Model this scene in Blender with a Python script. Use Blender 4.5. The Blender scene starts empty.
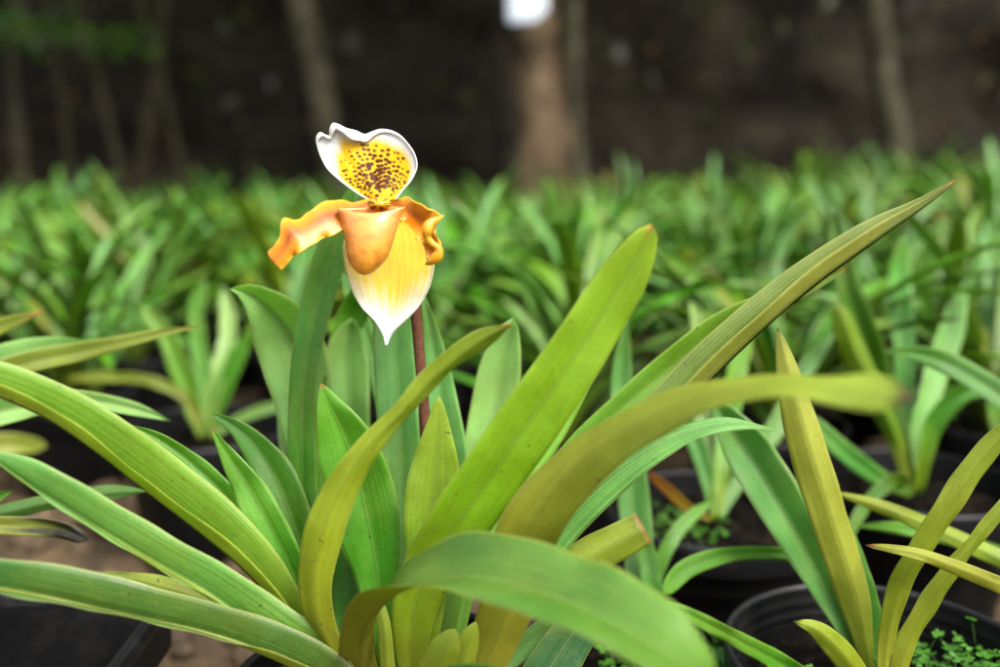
import bpy, math, random
import numpy as np
from mathutils import Vector, noise
random.seed(7); R = math.radians
sc = bpy.context.scene; COL = sc.collection
# ------------------------------------------------------------------ camera, light, exposure
CZ = 0.42; PITCH = R(10.7); F = 972.0
cd = bpy.data.cameras.new('camera'); cam = bpy.data.objects.new('camera', cd); COL.objects.link(cam)
cam.location = (0, 0, CZ); cam.rotation_euler = (R(90) - PITCH, 0, 0)
cd.sensor_width = 36; cd.lens = 36 * F / 1000; cd.clip_start = 0.01; cd.clip_end = 200
cd.dof.use_dof = True; cd.dof.focus_distance = 0.505; cd.dof.aperture_fstop = 2.7; cd.dof.aperture_blades = 7
sc.camera = cam
SUN_EL, SUN_AZ = R(56), R(138)          # azimuth measured from +Y towards +X
w = bpy.data.worlds.new('World'); sc.world = w; w.use_nodes = True
nt = w.node_tree; bg = nt.nodes['Background']
sky = nt.nodes.new('ShaderNodeTexSky'); sky.sky_type = 'NISHITA'; sky.sun_disc = False
sky.sun_elevation = SUN_EL; sky.sun_rotation = SUN_AZ; sky.air_density = 1.6; sky.dust_density = 6.0; sky.ozone_density = 1.0
hs = nt.nodes.new('ShaderNodeHueSaturation'); hs.inputs['Saturation'].default_value = .45      # thin high cloud
nt.links.new(sky.outputs[0], hs.inputs['Color']); nt.links.new(hs.outputs[0], bg.inputs[0]); bg.inputs[1].default_value = 0.15
sd = bpy.data.lights.new('sun', 'SUN'); sd.energy = 2.1; sd.angle = R(26); sd.color = (1.0, 0.97, 0.92)
sun = bpy.data.objects.new('sun', sd); COL.objects.link(sun)
sdir = Vector((math.sin(SUN_AZ) * math.cos(SUN_EL), math.cos(SUN_AZ) * math.cos(SUN_EL), math.sin(SUN_EL)))
sun.rotation_euler = sdir.to_track_quat('Z', 'Y').to_euler()
vs = sc.view_settings; vs.view_transform = 'Standard'; vs.look = 'None'; vs.exposure = 1.43; vs.gamma = 1; vs.use_curve_mapping = False
sc.render.engine = 'CYCLES'; sc.cycles.max_bounces = 7; sc.cycles.transparent_max_bounces = 4
sc.cycles.sample_clamp_indirect = 4
# ------------------------------------------------------------------ helpers
FW = Vector((0, math.cos(PITCH), -math.sin(PITCH))); UP = Vector((0, math.sin(PITCH), math.cos(PITCH))); CAM = Vector((0, 0, CZ))
def P(px, py, d):
    return CAM + Vector((1, 0, 0)) * ((px - 500) / F * d) + UP * (-(py - 333.5) / F * d) + FW * d
def lin(c):
    return tuple((x / 255 / 12.92) if x <= 10 else ((x / 255 + .055) / 1.055) ** 2.4 for x in c)
K = 0.66
def alb(c, k=None):
    v = lin(c); v = (v[0] * (.88 if k is None else 1), v[1], v[2] * (.85 if k is None else 1)); return np.array([min(.85, q * (K if k is None else k)) for q in v])
def empty(name, loc, label, cat, group=None):
    o = bpy.data.objects.new(name, None); COL.objects.link(o); o.location = loc; o.empty_display_size = .05
    o['label'] = label; o['category'] = cat
    if group: o['group'] = group
    return o
def tag(o, label=None, cat=None, group=None, kind=None):
    for k, v in (('label', label), ('category', cat), ('group', group), ('kind', kind)):
        if v: o[k] = v
    return o
def mesh_obj(name, verts, faces, mat, parent=None, smooth=True, cols=None, uvs=None, loc=None):
    """verts in world (or in the parent's local frame when loc is None and parent at origin)"""
    off = np.array(loc if loc is not None else ((parent_loc(parent)) if parent else (0, 0, 0)))
    V = np.array([tuple(v) for v in verts], dtype=float) - off
    me = bpy.data.meshes.new(name); me.from_pydata(V.tolist(), [], faces); me.materials.append(mat)
    if smooth: me.polygons.foreach_set('use_smooth', [True] * len(me.polygons))
    if cols is not None:
        a = me.color_attributes.new('tint', 'FLOAT_COLOR', 'POINT')
        c = np.ones((len(V), 4)); c[:, :3] = np.array(cols); a.data.foreach_set('color', c.ravel())
    if uvs is not None:
        ul = me.uv_layers.new(name='uv'); uvs = np.array(uvs)
        idx = np.empty(len(me.loops), dtype=int); me.loops.foreach_get('vertex_index', idx)
        ul.data.foreach_set('uv', uvs[idx].ravel())
    me.update()
    o = bpy.data.objects.new(name, me); COL.objects.link(o)
    if parent: o.parent = parent
    elif loc is not None: o.location = loc
    return o
def parent_loc(p):
    v = Vector((0, 0, 0))
    while p: v += p.location; p = p.parent
    return v
# ------------------------------------------------------------------ materials
def newmat(name):
    m = bpy.data.materials.new(name); m.use_nodes = True; n = m.node_tree.nodes; n.clear(); return m, n, m.node_tree.links
def mth(n, l, op, a, b=None, c=None):
    x = n.new('ShaderNodeMath'); x.operation = op
    for i, v in enumerate((a, b, c)):
        if v is None: continue
        if isinstance(v, (int, float)): x.inputs[i].default_value = v
        else: l.new(v, x.inputs[i])
    return x.outputs[0]
def mixc(n, l, mode, f, a, b):
    x = n.new('ShaderNodeMix'); x.data_type = 'RGBA'; x.blend_type = mode
    for s, v in ((x.inputs[0], f), (x.inputs[6], a), (x.inputs[7], b)):
        if isinstance(v, (int, float)): s.default_value = v
        elif isinstance(v, tuple): s.default_value = (*v, 1)
        else: l.new(v, s)
    return x.outputs[2]
def ramp(n, l, v, a, b, lo=0., hi=1.):
    x = n.new('ShaderNodeMapRange'); l.new(v, x.inputs[0]); x.inputs[1].default_value = a; x.inputs[2].default_value = b
    x.inputs[3].default_value = lo; x.inputs[4].default_value = hi; return x.outputs[0]
def noise_tex(n, l, vec, scale, detail=3, rough=.5):
    x = n.new('ShaderNodeTexNoise'); x.inputs['Scale'].default_value = scale; x.inputs['Detail'].default_value = detail
    x.inputs['Roughness'].default_value = rough
    if vec is not None: l.new(vec, x.inputs['Vector'])
    return x.outputs[0]
def leaf_material(name='leaf', transl=.5, rough=.36, vary=0.0, spec=.6, veinlo=.88, veinhi=1.12, veinsc=46, value=1.):
    m, n, l = newmat(name)
    out = n.new('ShaderNodeOutputMaterial'); pb = n.new('ShaderNodeBsdfPrincipled'); tr = n.new('ShaderNodeBsdfTranslucent'); mx = n.new('ShaderNodeMixShader')
    at = n.new('ShaderNodeAttribute'); at.attribute_name = 'tint'; uv = n.new('ShaderNodeUVMap'); uv.uv_map = 'uv'
    tc = n.new('ShaderNodeTexCoord'); oi = n.new('ShaderNodeObjectInfo')
    sx = n.new('ShaderNodeSeparateXYZ'); l.new(uv.outputs[0], sx.inputs[0]); u, v = sx.outputs[0], sx.outputs[1]
    ac = mth(n, l, 'ABSOLUTE', mth(n, l, 'SUBTRACT', u, .5))
    mp = n.new('ShaderNodeMapping'); mp.inputs['Scale'].default_value = (veinsc, 1.2 if veinsc > 20 else .25, 1); l.new(uv.outputs[0], mp.inputs[0])
    ad = n.new('ShaderNodeVectorMath'); ad.operation = 'ADD'; l.new(mp.outputs[0], ad.inputs[0])
    cx = n.new('ShaderNodeCombineXYZ'); l.new(mth(n, l, 'MULTIPLY', oi.outputs['Random'], 90.), cx.inputs[2]); l.new(cx.outputs[0], ad.inputs[1])
    veins = noise_tex(n, l, ad.outputs[0], 1.0, 2, .6)
    mott = noise_tex(n, l, tc.outputs['Object'], 38, 4, .6)
    fine = noise_tex(n, l, tc.outputs['Object'], 420, 3, .6)
    c = mixc(n, l, 'MULTIPLY', 1.0, at.outputs['Color'], (1, 1, 1))
    br = mth(n, l, 'MULTIPLY', ramp(n, l, veins, .3, .7, veinlo, veinhi), ramp(n, l, mott, .3, .7, .86, 1.14))
    br = mth(n, l, 'MULTIPLY', br, ramp(n, l, fine, .3, .7, .93, 1.07))
    vm = n.new('ShaderNodeVectorMath'); vm.operation = 'SCALE'; l.new(c, vm.inputs[0]); l.new(br, vm.inputs[3]); c = vm.outputs[0]
    # yellowish patches, midrib, pale margin, specks
    c = mixc(n, l, 'MIX', ramp(n, l, noise_tex(n, l, tc.outputs['Object'], 14, 3), .5, .75, 0, .28), c, (.26, .27, .03))
    c = mixc(n, l, 'MIX', ramp(n, l, ac, .004, .018, .4, 0), c, (.30, .34, .08))
    c = mixc(n, l, 'MULTIPLY', ramp(n, l, ac, .02, .07, .22, 0), c, (.45, .55, .4))
    mp2 = n.new('ShaderNodeMapping'); mp2.inputs['Scale'].default_value = (3.2, 9, 1); l.new(uv.outputs[0], mp2.inputs[0])
    ad2 = n.new('ShaderNodeVectorMath'); ad2.operation = 'ADD'; l.new(mp2.outputs[0], ad2.inputs[0]); l.new(cx.outputs[0], ad2.inputs[1])
    blot = noise_tex(n, l, ad2.outputs[0], 1.3, 5, .65)
    c = mixc(n, l, 'MIX', ramp(n, l, blot, .5, .75, 0, .20), c, (.26, .36, .05))
    dust = noise_tex(n, l, tc.outputs['Object'], 900, 2, .5)
    c = mixc(n, l, 'MIX', ramp(n, l, dust, .66, .74, 0, .35), c, (.40, .42, .25))
    c = mixc(n, l, 'MIX', ramp(n, l, ac, .465, .495, 0, .42), c, (.42, .40, .12))
    sp = noise_tex(n, l, tc.outputs['Object'], 380, 1, .3)
    c = mixc(n, l, 'MIX', ramp(n, l, sp, .785, .80, 0, .85), c, (.05, .03, .012))
    if vary:
        h = n.new('ShaderNodeHueSaturation'); l.new(c, h.inputs['Color']); h.inputs['Saturation'].default_value = 1.1
        l.new(ramp(n, l, oi.outputs['Random'], 0, 1, .5 - .035 * vary, .5 + .02 * vary), h.inputs['Hue'])
        l.new(ramp(n, l, mth(n, l, 'FRACT', mth(n, l, 'MULTIPLY', oi.outputs['Random'], 7.31)), 0, 1, value - .25 * vary, value + .25 * vary), h.inputs['Value']); c = h.outputs[0]
    l.new(c, pb.inputs['Base Color']); pb.inputs['Specular IOR Level'].default_value = spec
    l.new(ramp(n, l, mott, .3, .7, rough - .08, rough + .2), pb.inputs['Roughness'])
    l.new(mixc(n, l, 'MULTIPLY', 1.0, c, (1.55, 1.65, .55)), tr.inputs[0])
    bp = n.new('ShaderNodeBump'); bp.inputs['Strength'].default_value = .55; bp.inputs['Distance'].default_value = .0008
    l.new(mth(n, l, 'ADD', veins, mth(n, l, 'MULTIPLY', fine, .35)), bp.inputs['Height']); l.new(bp.outputs[0], pb.inputs['Normal'])
    mx.inputs[0].default_value = transl; l.new(pb.outputs[0], mx.inputs[1]); l.new(tr.outputs[0], mx.inputs[2]); l.new(mx.outputs[0], out.inputs[0])
    return m
def petal_material(name, transl=.3, rough=.3, coat=0., veinscale=30, bump=.3, spec=.4):
    m, n, l = newmat(name)
    out = n.new('ShaderNodeOutputMaterial'); pb = n.new('ShaderNodeBsdfPrincipled'); tr = n.new('ShaderNodeBsdfTranslucent'); mx = n.new('ShaderNodeMixShader')
    at = n.new('ShaderNodeAttribute'); at.attribute_name = 'tint'; uv = n.new('ShaderNodeUVMap'); uv.uv_map = 'uv'
    mp = n.new('ShaderNodeMapping'); mp.inputs['Scale'].default_value = (veinscale, 2.0, 1); l.new(uv.outputs[0], mp.inputs[0])
    ve = noise_tex(n, l, mp.outputs[0], 1., 2); tc = n.new('ShaderNodeTexCoord'); fi = noise_tex(n, l, tc.outputs['Object'], 500, 3)
    vm = n.new('ShaderNodeVectorMath'); vm.operation = 'SCALE'; l.new(at.outputs['Color'], vm.inputs[0])
    l.new(mth(n, l, 'MULTIPLY', ramp(n, l, ve, .3, .7, .91, 1.07), ramp(n, l, fi, .3, .7, .96, 1.04)), vm.inputs[3]); c = vm.outputs[0]
    l.new(c, pb.inputs['Base Color']); pb.inputs['Roughness'].default_value = rough; pb.inputs['Coat Weight'].default_value = coat; pb.inputs['Specular IOR Level'].default_value = spec; pb.inputs['Coat Roughness'].default_value = .15
    l.new(c, tr.inputs[0])
    bp = n.new('ShaderNodeBump'); bp.inputs['Strength'].default_value = bump; bp.inputs['Distance'].default_value = .0005
    l.new(mth(n, l, 'ADD', ve, mth(n, l, 'MULTIPLY', fi, .3)), bp.inputs['Height']); l.new(bp.outputs[0], pb.inputs['Normal'])
    mx.inputs[0].default_value = transl; l.new(pb.outputs[0], mx.inputs[1]); l.new(tr.outputs[0], mx.inputs[2]); l.new(mx.outputs[0], out.inputs[0])
    return m
def rock_material(name, cols, scale, rough=.85, bump=.5, dist=.01, rnd=False, gloss=.3):
    m, n, l = newmat(name); out = n.new('ShaderNodeOutputMaterial'); pb = n.new('ShaderNodeBsdfPrincipled'); tc = n.new('ShaderNodeTexCoord')
    a = noise_tex(n, l, tc.outputs['Object'], scale, 6, .65); b = noise_tex(n, l, tc.outputs['Object'], scale * 5.3, 5, .65)
    cr = n.new('ShaderNodeValToRGB'); l.new(mth(n, l, 'ADD', mth(n, l, 'MULTIPLY', a, .7), mth(n, l, 'MULTIPLY', b, .3)), cr.inputs[0])
    e = cr.color_ramp.elements
    while len(e) < len(cols): e.new(.5)
    for i, c in enumerate(cols): e[i].position = .32 + .36 * i / (len(cols) - 1); e[i].color = (*c, 1)
    l.new(cr.outputs[0], pb.inputs['Base Color']); pb.inputs['Roughness'].default_value = rough; pb.inputs['Specular IOR Level'].default_value = gloss
    bp = n.new('ShaderNodeBump'); bp.inputs['Strength'].default_value = bump; bp.inputs['Distance'].default_value = dist
    l.new(b, bp.inputs['Height']); l.new(bp.outputs[0], pb.inputs['Normal']); l.new(pb.outputs[0], out.inputs[0]); return m
M_leaf = leaf_material('orchid_leaf')
M_field = leaf_material('field_orchid_leaf', vary=.8, value=.75, transl=.36, rough=.36, spec=.6)
M_stripe = leaf_material('striped_leaf', veinlo=.62, veinhi=1.55, veinsc=16)
M_petal = petal_material('waxy_petal', .3, .36, .12, 24, .5)
M_sepal = petal_material('white_sepal', .3, .55, 0, 46, .5, .2)
M_pouch = petal_material('glossy_pouch', .28, .3, .4, 16, .35)
M_stalk = rock_material('brown_stalk', [(.04, .016, .010), (.085, .034, .020), (.13, .06, .032)], 300, .85, .8, .001, gloss=.08)
M_pot = rock_material('black_plastic', [(.003, .003, .0032), (.005, .005, .0053), (.012, .011, .010)], 24, .42, .25, .001, gloss=.12)
M_rim = rock_material('rim_highlight', [(.003, .003, .003), (.006, .006, .007), (.03, .03, .032)], 14, .4, .3, .001, gloss=.25)  # rim highlight put into the colour, paler than the pot plastic
M_mix = rock_material('potting_bark', [(.002, .002, .0018), (.006, .005, .004), (.04, .03, .02)], 90, .85, 1., .006, gloss=.04)
M_ground = rock_material('earth', [(.010, .007, .004), (.04, .026, .012), (.10, .065, .03)], 9, .9, .8, .01)
M_stone = rock_material('river_stone', [(.012, .008, .004), (.045, .028, .013), (.15, .10, .055)], 40, .75, .5, .003)
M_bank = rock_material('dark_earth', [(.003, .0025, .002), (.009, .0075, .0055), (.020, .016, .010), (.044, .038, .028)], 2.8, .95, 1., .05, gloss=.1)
M_bark = rock_material('bark_grey', [(.010, .009, .005), (.036, .033, .020), (.085, .076, .05)], 10, .9, 1., .01, gloss=.1)
M_barkd = rock_material('bark_dark', [(.012, .010, .006), (.03, .026, .015), (.05, .045, .028)], 10, .9, 1., .01, gloss=.1)
M_barkb = rock_material('bark_brown', [(.02, .015, .008), (.085, .058, .034), (.20, .14, .088)], 7, .9, 1., .01, gloss=.1)
M_paper = rock_material('white_sheet', [(.50, .55, .64), (.58, .63, .72)], 5, .6, .1, .001)
# ------------------------------------------------------------------ leaves
# colours as they look in daylight: top(base, mid, tip), underside(base, mid, tip)
PRE = {
 'green':  ((150, 168, 45), (100, 168, 32), (118, 176, 34),  (165, 160, 60), (125, 158, 62), (140, 160, 55)),
 'deep':   ((100, 150, 35), (84, 152, 34), (88, 152, 32),  (120, 140, 50), (90, 130, 55), (90, 130, 55)),
 'bright': ((130, 165, 40), (92, 168, 34), (120, 178, 40),  (165, 170, 60), (130, 170, 60), (130, 170, 60)),
 'light':  ((150, 165, 60), (112, 172, 76), (120, 178, 84),  (170, 165, 70), (150, 175, 90), (150, 175, 90)),
 'lime':   ((165, 165, 45), (146, 182, 34), (172, 188, 44),  (165, 165, 45), (150, 170, 40), (165, 165, 50)),
 'glim':   ((140, 180, 60), (150, 205, 70), (165, 205, 85),  (165, 185, 75), (160, 200, 80), (165, 200, 90)),
 'olive':  ((165, 152, 55), (140, 152, 40), (152, 158, 44),  (184, 168, 62), (166, 172, 42), (160, 170, 50)),
 'tan':    ((150, 135, 50), (120, 150, 60), (130, 160, 70),  (190, 172, 60), (172, 166, 50), (178, 190, 70)),
 'yel':    ((176, 160, 62), (172, 164, 50), (160, 165, 50),  (184, 164, 62), (180, 166, 56), (170, 168, 52)),
 'blue':   ((120, 150, 70), (112, 172, 84), (120, 178, 92),  (120, 150, 70), (112, 155, 80), (112, 155, 80)),
 'pale':   ((160, 185, 110), (158, 200, 116), (166, 204, 124), (160, 185, 110), (160, 190, 120), (160, 190, 120)),
 'white':  ((200, 210, 160), (205, 220, 180), (205, 220, 180), (200, 210, 160), (205, 220, 180), (205, 220, 180)),
 'yolive': ((170, 150, 50), (176, 166, 66), (160, 160, 60),  (150, 165, 44), (172, 168, 58), (182, 176, 70)),
 'orange': ((150, 140, 40), (180, 140, 45), (165, 85, 30),  (150, 140, 40), (180, 140, 45), (165, 85, 30)),
}
def catmull(pts, n):
    p = np.array(pts, float); k = len(p)
    seg = np.maximum(1e-6, np.linalg.norm(np.diff(p[:, :2], axis=0), axis=1)) if p.shape[1] > 3 else np.maximum(1e-6, np.linalg.norm(np.diff(p, axis=0), axis=1))
    s = np.concatenate([[0], np.cumsum(seg)]); m = np.zeros_like(p)
    m[1:-1] = ((p[2:] - p[1:-1]) / seg[1:, None] * seg[:-1, None] + (p[1:-1] - p[:-2]) / seg[:-1, None] * seg[1:, None]) / (seg[1:] + seg[:-1])[:, None]
    m[0] = (p[1] - p[0]) / seg[0]; m[-1] = (p[-1] - p[-2]) / seg[-1]
    t = np.linspace(0, s[-1], n); i = np.clip(np.searchsorted(s, t, 'right') - 1, 0, k - 2)
    h = seg[i]; x = ((t - s[i]) / h)[:, None]; h = h[:, None]
    return (2*x**3-3*x**2+1)*p[i] + (x**3-2*x**2+x)*h*m[i] + (-2*x**3+3*x**2)*p[i+1] + (x**3-x**2)*h*m[i+1]
def blade(A, B, fold=.22, tip=.16, col='green', seed=0, nc=11, wav=1.7, tipcol=None, tipamt=.06, blunt=False, tp=2.0, te=.62, keel=None):
    """A, B: the two margins (n,3). Returns verts, faces, cols, uvs of a thin keeled blade."""
    rs = random.Random(seed); A = np.array(A, float); B = np.array(B, float); n = len(A); fold = fold * 1.6
    C = (A + B) / 2; T = np.gradient(C, axis=0); T /= np.linalg.norm(T, axis=1)[:, None] + 1e-12
    Wv = (B - A) / 2; tt = np.linspace(0, 1, n)
    if not blunt:
        x = np.clip((tt - (1 - tip)) / tip, 0, 1); tw_ = np.maximum(.012, (1 - x ** tp) ** te)[:, None]; Wv = Wv * tw_
    else: tw_ = np.ones((n, 1))
    if keel is not None:
        Kp = np.array(keel, float); mid = C; Kp = mid + (Kp - mid) * tw_; A = mid + (A - mid) * tw_; B = mid + (B - mid) * tw_
    hw = np.linalg.norm(Wv, axis=1); N = np.cross(Wv, T); N /= np.linalg.norm(N, axis=1)[:, None] + 1e-12
    wav = wav * min(1, np.linalg.norm(np.diff(C, axis=0), axis=1).sum() / .16) ** 2
    s = np.linspace(-1, 1, nc); p1, p2, p3 = [rs.uniform(0, 6.3) for _ in range(3)]
    top = PRE[col][:3] if isinstance(col, str) else col[:3]; und = PRE[col][3:] if isinstance(col, str) else col[3:]
    def grad(c3, t):
        b, m_, e = [alb(c) for c in c3]
        c = b + (m_ - b) * min(1, t / .38) if t < .38 else m_ + (e - m_) * (t - .38) / .62
        return c
    V, Cc, U = [], [], []
    for layer in (1, -1):
        cc = top if layer == 1 else und
        for i in range(n):
            g = grad(cc, tt[i])
            for j, sj in enumerate(s):
                a = abs(sj)
                prof = -fold * (1 - a ** 1.12) * hw[i] + .045 * hw[i] * math.sin(a * 3.1)
                rip = wav * (.0006 * math.sin(tt[i] * 17 + p1 + (2 if sj > 0 else 0)) * a * a + .0005 * math.sin(tt[i] * 9 + p2) + .0004 * math.sin(tt[i] * 41 + p3 + sj) * a ** 3)
                th = .00055 * (1 - a ** 2) * min(1, hw[i] / .004) + .00008
                if keel is None: p = C[i] + Wv[i] * sj + N[i] * (prof + rip + layer * th)
                else:
                    E_ = A[i] if sj < 0 else B[i]; h_ = E_ - Kp[i]; nn = np.cross(h_ if sj > 0 else -h_, T[i]); nn = nn / (np.linalg.norm(nn) + 1e-12)
                    p = Kp[i] + h_ * a + nn * (layer * th + rip * .6 + .04 * np.linalg.norm(h_) * math.sin(a * 3.14)); 
                V.append(p)
                c = g if layer == 1 else g * 1.18  # underside colour lifted in place of light bounced off the ground
                if tipcol is not None and tt[i] > 1 - tipamt * 2.2:
                    f = min(1, max(0, (tt[i] - (1 - tipamt * (1.5 + .5 * math.sin(sj * 5 + p1)))) / tipamt * 1.6)); c = g + (alb(tipcol, .8) - g) * f
                Cc.append(c); U.append((.5 + sj / 2, tt[i]))
    Fc = []; o = n * nc
    for i in range(n - 1):
        for j in range(nc - 1):
            a = i * nc + j; Fc.append((a, a + 1, a + nc + 1, a + nc)); Fc.append((o + a, o + a + nc, o + a + nc + 1, o + a + 1))
        a = i * nc; Fc.append((a, a + nc, o + a + nc, o + a)); a += nc - 1; Fc.append((a, o + a, o + a + nc, a + nc))
    for i in (0, n - 1):
        for j in range(nc - 1):
            a = i * nc + j; Fc.append((a, o + a, o + a + 1, a + 1) if i == 0 else (a, a + 1, o + a + 1, o + a))
    return V, Fc, Cc, U
LC = [0]
def leaf(parent, st, col='green', face='top', fold=.22, tip=.16, n=44, mat=None, label=None, name='leaf', near=None, side=1, **kw):
    """st: (x, y, depth, visible width, tilt) on the photo's 1000 px frame; tilt in degrees turns the blade about its axis"""
    LC[0] += 1
    st = [tuple(q) + (0,) * (5 - len(q)) for q in st]
    if len(st[0]) == 5:
        c = catmull(st, n); d = np.gradient(c[:, :2], axis=0); d /= np.linalg.norm(d, axis=1)[:, None]
        rt = np.stack([-d[:, 1], d[:, 0]], 1); h = np.maximum(c[:, 3], .6) / 2
        dd = np.tan(np.radians(c[:, 4])) * h * c[:, 2] / F
        A = [P(c[i, 0] - rt[i, 0] * h[i], c[i, 1] - rt[i, 1] * h[i], c[i, 2] - dd[i]) for i in range(n)]
        B = [P(c[i, 0] + rt[i, 0] * h[i], c[i, 1] + rt[i, 1] * h[i], c[i, 2] + dd[i]) for i in range(n)]
        if near is not None:       # near margin stands up in front of the far half; the outline below is the keel
            q = np.interp(np.linspace(0, 1, n), np.linspace(0, 1, len(near)), near); A0, B0_ = list(A), list(B)
            lo, hi = (A0, B0_) if side < 0 else (B0_, A0); kk = [l_ + FW * (.15 * (h_ - l_).length) for l_, h_ in zip(lo, hi)]
            nr = [l_.lerp(h_, float(qq)) - FW * ((h_ - l_).length * (.08 + .25 * float(qq))) for l_, h_, qq in zip(lo, hi, q)]
            if side < 0: A = nr
            else: B = nr
            kw['keel'] = kk
    else:
        c = catmull(st, n); A = [P(*q[:3]) for q in c]; B = [P(*q[3:6]) for q in c]
    if face == 'under': A, B = B, A
    V, Fc, Cc, U = blade(A, B, fold, tip, col, LC[0], **kw)
    o = mesh_obj(name, V, Fc, mat or M_leaf, parent, cols=Cc, uvs=U)
    if label: o['label'] = label
    return o
# ------------------------------------------------------------------ lathe, tube, pot
def lathe(prof, seg=48, c=(0, 0, 0), closed=False):
    V, Fc = [], []
    for r, z in prof:
        for k in range(seg):
            a = 2 * math.pi * k / seg; V.append((c[0] + r * math.cos(a), c[1] + r * math.sin(a), c[2] + z))
    for i in range(len(prof) - 1):
        for k in range(seg):
            k2 = (k + 1) % seg; Fc.append((i * seg + k, i * seg + k2, (i + 1) * seg + k2, (i + 1) * seg + k))
    return V, Fc
def pot_parts(parent, r=.085, h=.14, fill=.022, detail=True, rimz=None):
    L = parent_loc(parent); c = (L.x, L.y, L.z)
    pr = [(0.001, .002), (r * .70, .002), (r * .74, .006), (r * .92, h - .022), (r * .985, h - .021), (r, h - .002), (r * .99, h), (r * .965, h)]
    z = h - .003
    for k in range(5 if detail else 1):        # stepped ribs inside the rim
        pr += [(r * (.955 - .012 * k), z), (r * (.955 - .012 * k), z - .004), (r * (.945 - .012 * k), z - .005)]; z -= .008
    pr += [(r * .70, .008), (.001, .008)]
    V, Fc = lathe(pr, 56 if detail else 28, c); p = mesh_obj('pot', V, Fc, M_pot, parent)
    if detail:
        p.modifiers.new('b', 'EDGE_SPLIT').split_angle = R(50)
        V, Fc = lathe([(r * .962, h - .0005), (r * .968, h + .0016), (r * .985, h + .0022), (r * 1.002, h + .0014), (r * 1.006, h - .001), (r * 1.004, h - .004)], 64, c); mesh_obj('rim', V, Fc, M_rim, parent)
    rr = r * .90; V, Fc = [], []; ng = 26 if detail else 9; rs = random.Random(int(1e4 * (L.x + 3 * L.y)))
    ang = 40 if detail else 18
    for i in range(ng + 1):
        for k in range(ang):
            a = 2 * math.pi * k / ang; q = rr * i / ng * (1 + (rs.uniform(-.02, .02) if 0 < i < ng else 0))
            x, y = q * math.cos(a), q * math.sin(a)
            zz = h - fill + (noise.noise(Vector((x * 70 + L.x * 9, y * 70, L.y))) * .006 + noise.noise(Vector((x * 200, y * 200, 1.3 + L.x))) * .004)
            V.append((c[0] + x, c[1] + y, c[2] + zz))
    for i in range(ng):
        for k in range(ang): k2 = (k + 1) % ang; Fc.append((i * ang + k, (i + 1) * ang + k, (i + 1) * ang + k2, i * ang + k2))
    mesh_obj('potting_mix', V, Fc, M_mix, parent, smooth=False)
    return p
def tube(pts, rads, seg=14):
    pts = [Vector(p) for p in pts]; V, Fc = [], []; ref = Vector((0.3, 1, .2))
    for i, p in enumerate(pts):
        t = (pts[min(i + 1, len(pts) - 1)] - pts[max(i - 1, 0)]).normalized(); a = t.cross(ref).normalized(); b = t.cross(a)
        for k in range(seg):
            q = 2 * math.pi * k / seg; V.append(p + (a * math.cos(q) + b * math.sin(q)) * rads[i])
    for i in range(len(pts) - 1):
        for k in range(seg): k2 = (k + 1) % seg; Fc.append((i * seg + k, i * seg + k2, (i + 1) * seg + k2, (i + 1) * seg + k))
    Fc.append(tuple(range(seg))[::-1]); Fc.append(tuple((len(pts) - 1) * seg + k for k in range(seg)))
    return V, Fc
def rocks(spots, seg=7):
    V, Fc = [], []
    for (x, y, z, r, sd_) in spots:
        rs = random.Random(sd_); o = len(V); fl = rs.uniform(.5, .8); el = rs.uniform(.7, 1.); an = rs.uniform(0, 6)
        rings = 5
        for i in range(1, rings):
            ph = math.pi * i / rings
            for k in range(seg):
                a = 2 * math.pi * k / seg; q = r * (1 + .28 * noise.noise(Vector((math.cos(a) * 1.2 + sd_, math.sin(a) * 1.2, ph * 1.3))))
                X, Y = q * math.sin(ph) * math.cos(a), q * math.sin(ph) * math.sin(a) * el
                V.append((x + X * math.cos(an) - Y * math.sin(an), y + X * math.sin(an) + Y * math.cos(an), z + q * math.cos(ph) * fl))
        V.append((x, y, z + r * fl)); V.append((x, y, z - r * fl)); t, b = len(V) - 2, len(V) - 1
        for i in range(rings - 2):
            for k in range(seg): k2 = (k + 1) % seg; Fc.append((o + i * seg + k, o + (i + 1) * seg + k, o + (i + 1) * seg + k2, o + i * seg + k2))
        for k in range(seg):
            k2 = (k + 1) % seg; Fc.append((t, o + k, o + k2)); q = o + (rings - 2) * seg; Fc.append((b, q + k2, q + k))
    return V, Fc
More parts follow.
